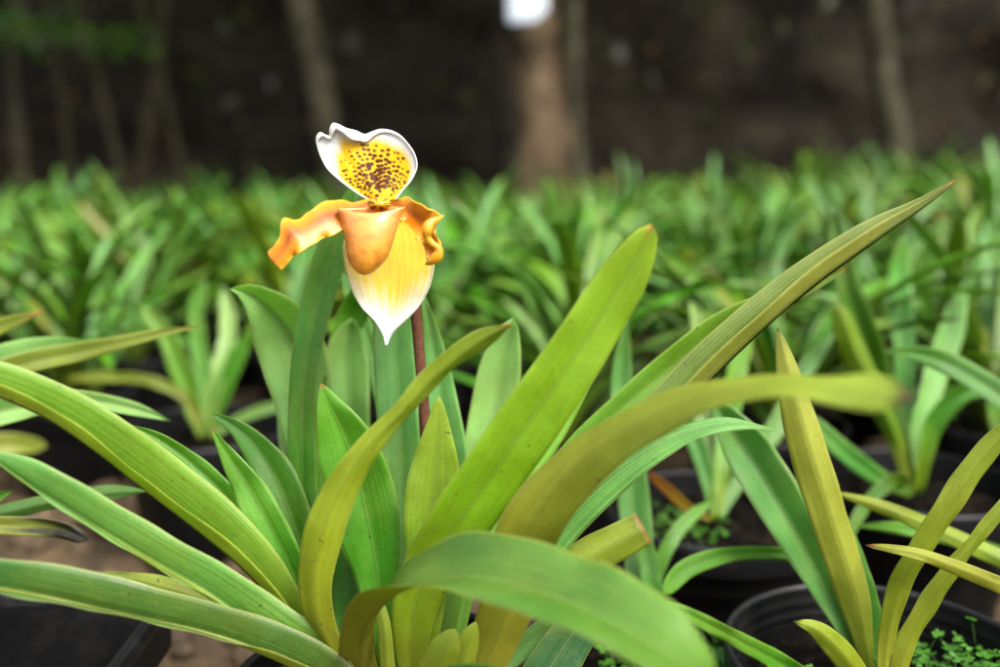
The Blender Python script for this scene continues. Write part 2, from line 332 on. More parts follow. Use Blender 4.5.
def weed(parent, cx, cy, z, n=26, rad=.05, seed=1):
    """small three-leaflet weed sprigs"""
    rs = random.Random(seed); V, Fc, Cc, U = [], [], [], []
    for i in range(n):
        a = rs.uniform(0, 6.28); q = rad * math.sqrt(rs.random()); x, y = cx + q * math.cos(a), cy + q * math.sin(a); h = rs.uniform(.003, .016) * (1.9 if rs.random() < .2 else 1)
        tx, ty = x + rs.uniform(-.012, .012), y + rs.uniform(-.012, .012)
        o = len(V); e = .00022
        for (X, Y, Z) in ((x - e, y, z), (x + e, y, z), (tx + e, ty, z + h), (tx - e, ty, z + h)): V.append((X, Y, Z)); Cc.append(alb((90, 130, 50))); U.append((.3, .5))
        Fc.append((o, o + 1, o + 2, o + 3)); a0 = rs.uniform(0, 6); s_ = rs.uniform(.0018, .0040); g = rs.uniform(.8, 1.3)
        for k in range(rs.choice((3, 4, 5))):
            b = a0 + k * 1.6 + rs.uniform(-.2, .2); o = len(V); dx, dy = math.cos(b), math.sin(b); dz = rs.uniform(-.3, .5)
            ring = [(0, 0), (.5, .42), (1.0, .5), (1.35, .25), (1.35, -.25), (1.0, -.5), (.5, -.42)]
            for (p_, q_) in ring: V.append((tx + (dx * p_ - dy * q_) * s_, ty + (dy * p_ + dx * q_) * s_, z + h + dz * p_ * s_ - abs(q_) * s_ * .2)); Cc.append(alb((92, 150, 48)) * g); U.append((.3, .5))
            Fc.append(tuple(range(o, o + 7)))
    return mesh_obj('weed', V, Fc, M_leaf, parent, cols=Cc, uvs=U)
# ------------------------------------------------------------------ setting
gv, gf = [], []; GN = 90
for j in range(GN + 1):
    for i in range(GN + 1):
        x = -6 + 12 * i / GN; y = -1 + 8 * j / GN; gv.append((x, y, .006 * noise.noise(Vector((x * 5, y * 5, 0)))))
for j in range(GN):
    for i in range(GN): a = j * (GN + 1) + i; gf.append((a, a + 1, a + GN + 2, a + GN + 1))
tag(mesh_obj('ground', gv, gf, M_ground), 'brown earth floor of the nursery seen between the pots', 'ground', kind='structure')
tag(mesh_obj('outer_ground', [(-120, -120, -.03), (120, -120, -.03), (120, 120, -.03), (-120, 120, -.03)], [(0, 1, 2, 3)], M_ground), 'bare earth reaching to the horizon beyond the nursery', 'ground', kind='structure')
sp = []; rs = random.Random(3)
for k in range(900):
    x, y = rs.uniform(-1.1, .9), rs.uniform(.35, 2.2)
    if k > 560: x, y = rs.uniform(-.75, -.1), rs.uniform(.55, 1.5)
    sp.append((x, y, rs.uniform(-.004, .012), rs.choice((.012, .016, .022, .03)) * rs.uniform(.8, 1.2), k))
tag(mesh_obj('gravel', *rocks(sp), M_stone), 'tan and brown pebbles covering the floor between the pots at left', 'gravel', kind='stuff')
# dark earth bank behind the bed
bv, bf = [], []; BX, BZ = 130, 50
for j in range(BZ + 1):
    for i in range(BX + 1):
        x = -5 + 10 * i / BX; z = -.05 + 2.9 * j / BZ
        n1 = noise.fractal(Vector((x * 1.3, z * 1.3, 2)), 1., 2., 4); n2 = noise.noise(Vector((x * 6, z * 6, 5)))
        bv.append((x, 4.3 + z * .28 + n1 * .22 + n2 * .05, z))
for j in range(BZ):
    for i in range(BX): a = j * (BX + 1) + i; bf.append((a, a + 1, a + BX + 2, a + BX + 1))
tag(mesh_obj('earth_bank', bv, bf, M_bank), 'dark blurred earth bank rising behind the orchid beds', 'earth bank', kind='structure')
# litter and small ferns on the bank
rs = random.Random(11); V, Fc, Cc, U = [], [], [], []
for k in range(240):
    x, z = rs.uniform(-2.6, 2.6), rs.uniform(.02, 1.3); y = 4.3 + z * .28 - .1 + rs.uniform(-.12, .05)
    c = rs.choice([(120, 90, 55), (75, 75, 40), (60, 80, 40), (70, 66, 58), (75, 60, 40), (60, 80, 40)]); s_ = rs.uniform(.02, .055)
    a = Vector((rs.uniform(-1, 1), rs.uniform(-.4, .4), rs.uniform(-1, 1))).normalized() * s_; b = a.cross(Vector((0, 1, .3))).normalized() * s_ * rs.uniform(.3, .6)
    o = len(V); c0 = Vector((x, y, z))
    for q in (-a, -a * .3 + b, a * .5 + b * .8, a, a * .5 - b * .8, -a * .3 - b): V.append(c0 + q); Cc.append(alb(c, .45)); U.append((.3, .5))
    Fc.append(tuple(range(o, o + 6)))
tag(mesh_obj('leaf_litter', V, Fc, M_leaf, cols=Cc, uvs=U), 'dead leaves and small weeds scattered over the dark bank', 'leaf litter', kind='stuff')
# ------------------------------------------------------------------ trees
def shade_crown_mesh(parent, c, rad, n, seed, size=.06, squash=.5):
    rs = random.Random(seed); V, Fc, Cc, U = [], [], [], []
    cl = [(Vector(c) + Vector((rs.gauss(0, rad * .5), rs.gauss(0, rad * .5), rs.gauss(0, rad * .3))), rs.uniform(.25, .5) * rad) for _ in range(14)]
    for k in range(n):
        cc, rr = rs.choice(cl); p = cc + Vector((rs.gauss(0, rr), rs.gauss(0, rr), rs.gauss(0, rr * squash)))
        a = Vector((rs.uniform(-1, 1), rs.uniform(-1, 1), rs.uniform(-.8, .3))).normalized() * size * rs.uniform(.7, 1.4)
        b = a.cross(Vector((rs.uniform(-.4, .4), rs.uniform(-.4, .4), 1))).normalized() * a.length * .42; g = rs.uniform(.7, 1.3); o = len(V)
        for q in (-a, -a * .2 + b, a, -a * .2 - b): V.append(p + q); Cc.append(alb((80, 125, 50)) * g); U.append((.3, .5))
        Fc.append((o, o + 1, o + 2, o + 3))
    return mesh_obj('crown', V, Fc, M_leaf, parent, cols=Cc, uvs=U)
def tree(path, rads, label, mat, crown=None, group=None, cat='tree', name='tree', limbs=3):
    b = Vector(path[0]); t = empty(name, b, label, cat, group)
    c = catmull([tuple(p) + (r,) for p, r in zip(path, rads)], 26)
    seg = 18; V, Fc = tube([q[:3] for q in c], [q[3] for q in c], seg)
    V = [Vector(v) for v in V]
    for i, v in enumerate(V): 
        cc = Vector(c[min(len(c) - 1, i // seg)][:3]); v += (v - cc) * .35 * noise.noise(v * 9)
    tr = mesh_obj('trunk', V, Fc, mat, t)
    if crown:
        top = Vector(path[-1]); rs = random.Random(len(label))
        for k in range(limbs):
            e = top + Vector((rs.uniform(-.7, .7), rs.uniform(-.6, .6), rs.uniform(.2, .8)))
            s_ = Vector(path[-2]).lerp(top, rs.uniform(.3, .95)); mid = s_.lerp(e, .5) + Vector((0, 0, .12))
            V, Fc = tube([s_, mid, e], [rads[-1] * .7, rads[-1] * .45, rads[-1] * .15], 8); mesh_obj('branch', V, Fc, mat, tr)
        shade_crown_mesh(t, tuple(top + Vector((0, 0, .5))), crown[0], crown[1], int(b.x * 100) + 50)  # unseen crown above the frame, added to shade the bank
    return t
def gp(px, py, d): return tuple(P(px, py, d))
def down(px, py, d, px2, py2, up=1.3):
    """trunk path through two photo points at depth d, run down to the ground and up out of view"""
    a, b = P(px2, py2, d), P(px, py, d); k = (b - a) / (b.z - a.z)
    g = a - k * (a.z + .02); g.y = a.y; t = a + k * (2.3 - a.z) ; t.y = a.y
    return [tuple(g), tuple(a.lerp(g, .4)), tuple(b), tuple(t)]
tree(down(300, 0, 3.7, 326, 125), (.065, .055, .05, .04), 'slim straight tree trunk leaning slightly, just above left of the flower', M_bark, (.9, 1500))
tree(down(873, 0, 3.6, 899, 165), (.062, .054, .048, .04), 'slim grey tree trunk at far right behind the orchids', M_bark, (.9, 1500))
bt = tree(down(534, 0, 3.55, 546, 170), (.26, .18, .15, .12), 'thick peeling brown tree trunk under the white sheet', M_barkb, (1.0, 1700))
tree(down(570, 0, 3.42, 579, 170), (.06, .04, .036, .03), 'pale slender tree trunk growing against the thick brown one', M_bark, (.7, 900))
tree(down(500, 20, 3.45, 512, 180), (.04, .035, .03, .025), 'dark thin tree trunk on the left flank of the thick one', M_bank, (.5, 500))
tree(down(22, 40, 3.9, 24, 190), (.045, .038, .035, .03), 'thin pale pole like sapling near the left edge of the photo', M_bark, (.7, 900), cat='sapling', name='sapling')
for (a, b, r_, lb) in (((92, 60), (122, 180), .022, 'dim leaning sapling, second from the left edge'), ((163, 20), (140, 190), .03, 'dim sapling right of the two leaning ones'),
                       ((60, 90), (72, 190), .018, 'very thin dim sapling beside the pale pole like one'), ((168, 110), (185, 190), .02, 'dim thin sapling midway between the left edge and the flower')):
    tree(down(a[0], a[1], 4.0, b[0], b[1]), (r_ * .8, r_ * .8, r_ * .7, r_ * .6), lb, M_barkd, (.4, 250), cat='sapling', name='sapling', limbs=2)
# low leafy branch seen at the top left
bl = P(-40, 30, 3.6); tr_ = empty('shrub', (bl.x - .35, bl.y, 0), 'green leafy shrub reaching into the top left corner', 'shrub')
V, Fc = tube([(bl.x - .35, bl.y, -.02), (bl.x - .3, bl.y, .6), tuple(bl), tuple(P(60, 42, 3.6)), tuple(P(140, 40, 3.6))], [.03, .025, .018, .012, .005], 8)
mesh_obj('trunk', V, Fc, M_bark, tr_)
rs = random.Random(5); V, Fc, Cc, U = [], [], [], []
for k in range(170):
    t = rs.random(); p = P(-30 + 190 * t ** 1.4, 22 + 22 * t + rs.gauss(0, 11), 3.6 + rs.gauss(0, .06))
    a = Vector((rs.uniform(-1, 1), rs.uniform(-.5, .5), rs.uniform(-.8, .2))).normalized() * .035; b = a.cross(Vector((0, .5, 1))).normalized() * .012; o = len(V)
    for q in (-a, b, a, -b): V.append(p + q); Cc.append(alb((55, 95, 45))); U.append((.3, .5))
    Fc.append((o, o + 1, o + 2, o + 3))
mesh_obj('crown', V, Fc, M_leaf, tr_, cols=Cc, uvs=U)
# white sheet on the thick trunk
a, b, c, d = P(507, -20, 3.40), P(547, -18, 3.40), P(548, 22, 3.40), P(508, 24, 3.40); th = Vector((0, .006, 0)); cols_, rows_ = 9, 9; V = []; Fc = []
for ly in (0, 1):
    for j in range(rows_):
        for i in range(cols_):
            u_, v_ = i / 8, j / 8; p = a.lerp(b, u_).lerp(d.lerp(c, u_), v_) + th * ly + Vector((0, .008 * math.sin(u_ * 5 + v_ * 3), 0)); V.append(p)
o = 81
for j in range(8):
    for i in range(8): q = j * 9 + i; Fc.append((q, q + 9, q + 10, q + 1)); Fc.append((o + q, o + q + 1, o + q + 10, o + q + 9))
for i in range(8):
    Fc += [(i, i + 1, o + i + 1, o + i), (72 + i, o + 72 + i, o + 73 + i, 73 + i), (i * 9, o + i * 9, o + i * 9 + 9, i * 9 + 9), (i * 9 + 8, i * 9 + 17, o + i * 9 + 17, o + i * 9 + 8)]
tag(mesh_obj('notice_sheet', V, Fc, M_paper), 'blank white sheet fixed high on the thick brown trunk', 'notice sheet')
# ------------------------------------------------------------------ the flowering orchid
crown = P(388, 690, .50); base0 = Vector((crown.x + .004, crown.y + .004, 0))
main = empty('flowering_orchid', base0, 'blooming lady slipper orchid with yellow and white flower in a black pot', 'potted orchid')
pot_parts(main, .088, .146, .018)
rsp = [(crown.x + random.uniform(-.07, .07), crown.y + random.uniform(-.07, .07), .130, random.uniform(.004, .010), k) for k in range(90)]
# pale roots and bark chips near the crown
mesh_obj('bark_chips', *rocks(rsp), M_stone, main)
ml = lambda st, col='green', face='top', **k: leaf(main, st, col, face, **k)
B0 = (388, 700, .50)
# L1 arching foreground leaf, traced by its two margins (right/upper margin first)
ml([(384, 690, .505, 340, 690, .495), (375, 650, .49, 338, 650, .475), (376, 620, .475, 341, 618, .450), (384, 598, .465, 354, 601, .432), (402, 567, .450, 382, 590, .413),
    (436, 545, .435, 432, 590, .398), (484, 533, .418, 482, 600, .383), (540, 540, .402, 534, 617, .368), (602, 561, .385, 590, 640, .352), (664, 598, .368, 645, 668, .338), (728, 655, .352, 700, 690, .326)],
   ((150, 150, 52), (88, 138, 52), (128, 168, 62), (170, 148, 50), (168, 150, 52), (150, 150, 60)), fold=.26, tip=.12, n=64, label='broad arching leaf bending down towards the viewer')
# L2
ml([(352, 700, .495, 352, 701, .485), (330, 658, .485, 345, 655, .478), (303, 612, .474, 334, 622, .470), (297, 569, .468, 333, 580, .465), (303, 531, .464, 343, 538, .462), (325, 483, .460, 361, 487, .460), (359, 438, .456, 388, 440, .457),
    (394, 405, .452, 418, 405, .455), (425, 370, .448, 450, 374, .452), (455, 343, .445, 480, 354, .448), (484, 327, .442, 503, 337, .445), (510, 321, .440, 516, 327, .440)],
   ((150, 150, 50), (110, 150, 50), (100, 150, 60), (188, 170, 58), (170, 176, 34), (156, 168, 44)), 'under', fold=.20, tip=.10, n=60, tipcol=(190, 150, 60), tipamt=.02, label='olive leaf curving up and right in front of the stalk')
# L3
ml([(418, 700, .495, 16), (410, 650, .485, 34), (417, 598, .478, 48), (448, 540, .468, 60, 10), (490, 478, .458, 63, 10), (530, 420, .450, 62, 8), (570, 363, .443, 59), (608, 303, .437, 53), (636, 256, .432, 45), (652, 224, .43, 38)], ((178,178,48),(158,198,26),(176,206,36),(160,160,45),(150,170,40),(165,165,50)), fold=.14, tip=.13, te=.5, n=56, tipcol=(190, 150, 50), tipamt=.012, label='wide yellow green leaf rising to the right')
ml([(440, 640, .52, 24), (462, 560, .53, 44), (505, 488, .535, 48), (545, 428, .54, 42), (578, 384, .54, 30), (600, 353, .54, 20)], 'glim', fold=.2, tip=.25)
# L5 pointed yellow green
ml([(420, 690, .495, 16), (424, 620, .493, 36), (428, 560, .49, 46), (432, 505, .488, 56), (436, 455, .488, 52), (438, 425, .489, 42), (439, 396, .49, 34)], 'lime', fold=.10, tip=.34, tp=1.5, label='short pointed leaf in front of the flower stalk')
# L6
ml([(388, 690, .505, 14), (382, 620, .505, 26), (376, 570, .503, 48), (365, 515, .50, 68), (352, 465, .50, 66), (338, 425, .50, 58), (328, 402, .50, 44), (321, 383, .50, 34)], 'bright', fold=.26, tip=.28, tp=1.6, tipcol=(160, 70, 20), tipamt=.012, label='glossy green leaf with a rounded reddish tip')
ml([(392, 690, .515, 14), (384, 610, .515, 24), (360, 555, .512, 26), (340, 508, .51, 24), (328, 470, .51, 14)], 'blue', fold=.2)
# L7 tall vertical
ml([(350, 690, .535, 20), (335, 610, .54, 32), (315, 550, .545, 32), (303, 495, .55, 29), (301, 440, .55, 28), (302, 390, .55, 28), (310, 335, .552, 30), (321, 288, .555, 33), (332, 250, .555, 32), (344, 215, .555, 29), (356, 184, .555, 22)], 'deep', fold=.24, tip=.14, n=56, label='tall upright dark green leaf passing behind the flower')
ml([(345, 690, .555, 16), (325, 600, .56, 24), (316, 520, .565, 22), (318, 455, .57, 18), (322, 400, .57, 12), (326, 372, .57, 6)], 'bright', fold=.2)
ml([(352, 690, .52, 22), (348, 620, .525, 28), (346, 570, .53, 30), (345, 520, .53, 26), (344, 480, .53, 10)], 'deep', fold=.2)
# L8 folded pale leaf
ml([(330, 620, .58, 20), (312, 500, .59, 34), (305, 420, .595, 52), (298, 372, .595, 66), (283, 333, .59, 66), (262, 305, .58, 48), (242, 291, .575, 30), (229, 289, .57, 12)], 'pale', fold=.42, tip=.22, label='pale grey green folded leaf left of the flower')
ml([(300, 600, .60, 8), (290, 500, .61, 10), (284, 440, .61, 11), (280, 400, .61, 10), (277, 372, .61, 6)], 'white', fold=.1)
ml([(360, 600, .60, 24), (350, 470, .62, 42), (347, 400, .62, 45), (346, 355, .62, 46), (352, 318, .62, 40)], 'pale', fold=.34, tip=.2)
ml([(410, 560, .62, 14), (390, 430, .64, 18), (374, 360, .65, 18), (356, 305, .655, 16), (336, 262, .66, 10)], 'deep', fold=.2)
ml([(396, 300, .60, 14), (380, 280, .6, 26), (362, 300, .62, 30), (340, 345, .63, 24), (330, 380, .63, 8)], 'green', fold=.2)
# L10, L11 bluish leaves beside the stalk
ml([(402, 640, .54, 24), (404, 540, .55, 36), (400, 460, .555, 42), (397, 400, .558, 42), (394, 350, .56, 42), (393, 300, .56, 40), (391, 255, .56, 30)], 'blue', fold=.3, tip=.2, label='bluish leaf directly behind the tip of the flower')
ml([(430, 640, .545, 22), (455, 520, .56, 34), (450, 450, .565, 34), (440, 390, .568, 30), (432, 340, .57, 24), (423, 292, .57, 14)], 'blue', fold=.25, tip=.3)
ml([(440, 640, .54, 24), (470, 520, .57, 42), (484, 455, .575, 44), (495, 400, .58, 46), (503, 355, .58, 42), (513, 318, .58, 36)], 'pale', fold=.36, tip=.2, label='pale upright leaf right of the stalk')
# L13 brown olive leaf towards the viewer
ml([(455, 715, .49, 28), (490, 650, .475, 46), (512, 590, .46, 58), (528, 532, .445, 62, -10), (568, 478, .43, 56, -25), (625, 434, .41, 44, -40), (700, 401, .385, 31, -52), (770, 388, .36, 25, -55), (838, 389, .34, 32, -45), (885, 393, .328, 34, -30), (915, 398, .32, 24)], 'tan', 'under', fold=.10, tip=.07, n=60, tipcol=(80, 50, 40), tipamt=.02, label='long brownish leaf reaching far right towards the viewer')
# L14 finely striped leaf
ml([(470, 690, .50, 16), (505, 610, .50, 28), (538, 560, .498, 34, -10), (562, 527, .495, 38, -10), (598, 490, .49, 38, -15), (642, 455, .487, 33, -25), (690, 432, .485, 21, -40), (738, 424, .483, 13, -50), (778, 431, .48, 10, -45)], ((140, 165, 80), (122, 172, 88), (125, 175, 98), (140, 165, 80), (130, 172, 90), (130, 172, 98)), fold=.1, tip=.3, mat=M_stripe, label='narrow striped green leaf arching right')
ml([(470, 700, .50, 10), (515, 655, .51, 22), (548, 628, .515, 24), (590, 605, .52, 18), (620, 598, .52, 8)], 'blue', fold=.2)
ml([(515, 715, .50, 34), (545, 678, .50, 50), (570, 640, .505, 46), (596, 604, .51, 30), (612, 585, .515, 18)], ((60, 110, 60), (62, 118, 66), (70, 120, 60), (90, 130, 60), (90, 130, 60), (90, 130, 60)), fold=.2, label='dark bluish leaf low at the pot edge')
# L17 cut leaf
ml([(450, 700, .49, 20), (500, 625, .495, 34), (545, 585, .50, 38), (590, 557, .50, 40), (620, 541, .50, 38), (644, 528, .50, 34)], 'olive', 'under', fold=.14, blunt=True, tipcol=(150, 95, 40), tipamt=.012, label='yellowed leaf with its end cut off square')
# L18, L19 long leaves to the upper right
ml([(455, 690, .50, 20), (520, 583, .51, 34), (600, 478, .512, 36), (662, 408, .512, 37), (712, 356, .512, 36), (765, 308, .512, 33), (820, 265, .512, 29), (875, 229, .512, 24), (918, 206, .512, 17), (956, 184, .512, 15)],
   ((150, 150, 60), (130, 155, 70), (150, 160, 70), (165, 160, 60), (150, 150, 60), (172, 166, 70)), near=[.5, .5, .5, .5, .52, .55, .55, .6, .6, .6], side=1, tip=.18, n=56, tipcol=(200, 120, 40), tipamt=.010, label='longest leaf, reaching up to the far right')
ml([(462, 690, .51, 16), (520, 560, .53, 24), (570, 458, .535, 26), (622, 410, .538, 32), (672, 368, .54, 36), (722, 328, .54, 32), (775, 300, .538, 24), (815, 283, .536, 23), (848, 267, .535, 16)], ((140, 160, 50), (120, 175, 50), (158, 185, 50), (150, 165, 50), (130, 170, 50), (160, 180, 50)), fold=.3, tip=.2, tp=1.6, tipcol=(200, 150, 50), tipamt=.012, label='bright leaf just under the longest one')
ml([(455, 660, .50, 8), (474, 570, .51, 14), (488, 525, .515, 15), (504, 502, .52, 12), (518, 490, .52, 7)], 'glim', fold=.2)
# short ones at the crown
ml([(424, 700, .46, 30), (434, 672, .458, 34), (445, 648, .456, 30), (455, 629, .455, 22)], 'olive', 'under', fold=.15, tip=.3, label='short stubby yellow leaf at the crown')
ml([(452, 700, .47, 22), (462, 665, .468, 24), (468, 642, .467, 22), (476, 622, .466, 16)], 'olive', 'under', fold=.15, tip=.3)
ml([(470, 690, .478, 5), (477, 660, .478, 6), (486, 634, .478, 6), (502, 604, .48, 5)], 'glim', fold=.2)
ml([(478, 690, .485, 14), (482, 655, .488, 16), (492, 615, .49, 14), (500, 590, .49, 10)], 'deep', fold=.2)
ml([(392, 700, .48, 14), (387, 660, .48, 15), (384, 625, .48, 13), (376, 590, .482, 8)], 'olive', 'under', fold=.2)
ml([(405, 685, .43, 8), (440, 673, .43, 11), (480, 668, .43, 9), (516, 674, .43, 5)], 'bright', fold=.2)
# left hand leaves
ml([(340, 690, .53, 16), (312, 590, .538, 30), (290, 515, .54, 42), (268, 468, .542, 42), (243, 434, .545, 30), (213, 413, .545, 22)], 'deep', fold=.22, tip=.28, tp=1.6, label='dark pointed leaf behind a brighter one at left')
ml([(345, 690, .505, 16), (312, 625, .503, 26), (288, 565, .502, 36), (262, 515, .50, 37), (240, 476, .50, 31), (224, 450, .50, 24), (212, 428, .50, 16)], 'bright', fold=.22, tip=.28, tp=1.6, tipcol=(150, 60, 30), tipamt=.008, label='bright green pointed leaf, left of the tall one')
ml([(330, 690, .52, 14), (272, 572, .525, 24), (236, 512, .53, 28), (192, 466, .53, 24), (152, 436, .53, 18), (120, 422, .53, 6)], 'bright', fold=.3, tip=.3)
ml([(350, 700, .50, 16), (296, 612, .49, 28), (258, 560, .485, 40), (214, 518, .48, 45), (164, 478, .475, 47), (110, 437, .465, 45), (55, 403, .455, 40), (0, 380, .445, 37), (-70, 362, .435, 28)], ((160, 160, 44), (128, 172, 44), (140, 178, 48), (185, 175, 60), (190, 192, 60), (192, 192, 66)), near=[.5, .5, .42, .36, .33, .33, .36, .45, .5], side=-1, tip=.12, n=56, label='upper long leaf sweeping left out of the photo')
ml([(364, 704, .485, 26), (322, 658, .48, 44), (270, 620, .475, 42), (220, 584, .47, 38), (165, 553, .462, 36), (110, 520, .455, 35), (55, 486, .448, 33), (14, 464, .444, 26), (-12, 453, .44, 18)], ((150,165,60),(112,172,76),(120,178,84),(190,175,70),(182,185,70),(175,185,80)), near=[.62, .5, .36, .2, .08, .04, .03, .03, .03], side=-1, tip=.14, n=56, label='middle long leaf sweeping left')
ml([(374, 706, .48, 26), (314, 660, .475, 38), (260, 636, .47, 36), (208, 619, .463, 35), (156, 606, .455, 38), (104, 594, .448, 40), (52, 583, .44, 38), (0, 575, .435, 34), (-70, 570, .425, 28)], ((120, 140, 50), (68, 122, 42), (80, 132, 58), (186, 172, 70), (180, 172, 60), (165, 170, 60)), near=[.6, .42, .26, .1, .04, .03, .03, .03, .03], side=-1, tip=.12, n=56, label='lowest long dark leaf sweeping left')
ml([(340, 690, .52, 12), (265, 628, .535, 20), (220, 606, .54, 24), (172, 589, .54, 21), (132, 578, .54, 15), (94, 571, .54, 8)], 'tan', 'under', fold=.1, tip=.3)
ml([(330, 680, .50, 12), (280, 634, .515, 18), (250, 617, .52, 18), (224, 600, .52, 12)], 'blue', fold=.2)
# ---- flower stalk and flower
st_pts = catmull([(436, 690, .53, 5.2), (432, 600, .53, 5.2), (429, 500, .53, 5.2), (425, 420, .53, 5.3), (420, 360, .53, 5.4), (416, 315, .53, 5.6), (411, 275, .53, 6.5), (402, 235, .527, 7), (390, 208, .518, 5.5)], 50)
V, Fc = tube([P(*q[:3]) for q in st_pts], [q[3] / F * .53 for q in st_pts], 16)
stalk = mesh_obj('flower_stalk', V, Fc, M_stalk, main)
# fine hairs of the stalk
rs = random.Random(9); V, Fc = [], []
for k in range(1500):
    q = st_pts[int(rs.uniform(0, 49))]; c0 = P(q[0], q[1] + rs.uniform(-4, 4), q[2]); dr = Vector((rs.gauss(0, 1), rs.gauss(0, 1), rs.gauss(0, .3))).normalized(); r_ = q[3] / F * .53
    a = c0 + dr * r_ * .9; b = c0 + dr * (r_ + rs.uniform(.0006, .0014)); s_ = Vector((0, 0, .00009)); o = len(V); V += [a - s_, a + s_, b]; Fc.append((o, o + 1, o + 2))
mesh_obj('hairs', V, Fc, M_stalk, stalk)
flower = bpy.data.objects.new('flower', None); COL.objects.link(flower); flower.parent = main; flower.location = P(385, 205, .5) - base0
def grid_obj(name, G, colf, mat, thick=.0006, parent=flower):
    """G[i][j] world points; a closed sheet of the given thickness"""
    G = np.array([[tuple(p) for p in row] for row in G]); n, m = G.shape[:2]
    du = np.gradient(G, axis=1); dv = np.gradient(G, axis=0); N = np.cross(du, dv); N /= np.linalg.norm(N, axis=2)[:, :, None] + 1e-12
    V, Cc, U = [], [], []
    for ly in (1, -1):
        for i in range(n):
            for j in range(m): V.append(G[i, j] + N[i, j] * ly * thick / 2); Cc.append(colf(i / (n - 1), j / (m - 1), ly)); U.append((j / (m - 1), i / (n - 1)))
    Fc = []; o = n * m
    for i in range(n - 1):
        for j in range(m - 1): a = i * m + j; Fc.append((a, a + 1, a + m + 1, a + m)); Fc.append((o + a, o + a + m, o + a + m + 1, o + a + 1))
        for a in (i * m, i * m + m - 1): Fc.append((a, a + m, o + a + m, o + a))
    for j in range(m - 1):
        for a in (j, (n - 1) * m + j): Fc.append((a, a + 1, o + a + 1, o + a))
    return mesh_obj(name, V, Fc, mat, parent, cols=Cc, uvs=U)
def mixv(a, b, f): return np.array(a) + (np.array(b) - np.array(a)) * min(1, max(0, f))
# dorsal sepal: fan from the base to a traced outline, top margin rolling forward
OUT = [(396, 199), (402, 191), (412, 179), (417, 166), (414, 153), (408, 144), (398, 134), (388, 130), (380, 129.5), (372, 132), (365, 134.5), (356, 131), (345, 128), (338, 124.5), (333, 123.5), (330, 128), (329, 136), (325, 135), (320, 132.5), (316.5, 137), (317.5, 147), (322, 159), (327, 168), (336, 177), (346, 185), (357, 193), (367, 199)]
LIPD = [0, 0, 0, 0, 1, 1, 2, 3, 4, 6, 9, 13, 15, 12, 9, 7, 4, 6, 6, 4, 2, 1, 1, 0, 0, 0, 0]
o_ = catmull([(x, y, l, 0, 0) for (x, y), l in zip(OUT, LIPD)], 150)
bx, by = 381, 203; NR = 90; G = []
for i in range(NR + 1):
    row = []
    for j in range(150):
        x, y, lp = o_[j, :3]; s = j / 149; r = i / NR; k = min(1, r / .86); e = 0
        fan = 4 * (1 - k) ** 2; X = bx + (x - bx) * k; Y = by + (y - by) * k
        dx, dy = X - bx, Y - by
        dist = math.hypot(dx, dy)
        cup = -.006 * (math.sin(s * math.pi) ** 1.0) * math.sin(k * math.pi * .55) + .0018 * math.cos((s - .5) * 26) * k ** 3   # hollow centre, ruffled margin
        side = (abs(s - .5) * 2) ** 2 * .010 * k
        D = .503 + .0085 * math.sin(min(1, k) * 1.7) - side - .0  # hollow: centre deeper, sides forward
        D += .0022 * math.sin((s) * 19 + .6) * k ** 4
        if r > .86:
            e = (r - .86) / .14; a_ = e * math.pi * .75
            X = x - (x - bx) / (dist + 1e-6) * 0 + 0; ll = max(.4, lp * .8)
            ux, uy = (bx - x) / (math.hypot(bx - x, by - y)), (by - y) / (math.hypot(bx - x, by - y))
            X = x + ux * ll * (1 - math.cos(a_)) * .6 ; Y = y + uy * ll * (1 - math.cos(a_)) * .6
            D -= math.sin(a_) * ll / F * .5 * .6 + e * .001
        row.append(P(X, Y, D))
    G.append(row)
rs = random.Random(21); spots = []
for ang in np.linspace(-62, 60, 20):
    rr = 10 + rs.uniform(0, 9)
    while rr < 62:
        if rr < 17 and int(round(ang)) % 2: rr += 5
        a_ = R(ang - 8 + rs.uniform(-1.3, 1.3) * (1.6 if rr > 20 else 1)); sz = (1.35 if rr < 26 else 1.35 if rr < 44 else 1.1) * rs.uniform(.65, 1.15) * (1.35 - abs(ang) / 110)
        if rr < 61 + rs.uniform(-6, 3) and rs.random() < .88: spots.append((bx + rr * math.sin(a_), by - rr * math.cos(a_), sz))
        rr += rs.uniform(3.6, 5.2) + (.5 if rr > 34 else 0)
spots += [(378, 188, 2.6), (373, 178, 2.2), (377, 196, 1.8), (369, 167, 1.9)]
SPX = np.array(spots); YL, WH, BR = alb((242, 190, 16), 1.0) * .76, alb((250, 248, 234), 1.0) * .74, np.array((.065, .012, .001))
OR = alb((235, 150, 20), .8)
def sep_col(r, s, ly):
    x, y = o_[int(round(s * 149)), :2]; k = min(1, r / .86); X = bx + (x - bx) * k; Y = by + (y - by) * k
    edge = np.interp(s, [0, .15, .3, .42, .55, .68, .8, .9, 1], [.92, .88, .84, .90, .84, .70, .78, .88, .94]) + .02 * math.sin(s * 33)
    c = mixv(YL, WH, (k - edge + .07) / .13) if ly else WH
    c = mixv(c, OR, .35 * max(0, 1 - k * 2.2) + .18 * math.exp(-((s - .5) / .06) ** 2) * (1 - k))
    if r < .86 and k < edge - .06:
        d = np.hypot((SPX[:, 0] - X) * .85, (SPX[:, 1] - Y) * 1.15) - SPX[:, 2] * (1.0 + .32 * min(1, math.hypot(X - bx, Y - by) / 30))
        m = d.min(); c = mixv(c, BR, .5 - m / .8)
    return c
# which layer faces the viewer is immaterial: both carry the pattern, as the spots show through
grid_obj('dorsal_sepal', G, sep_col, M_sepal)
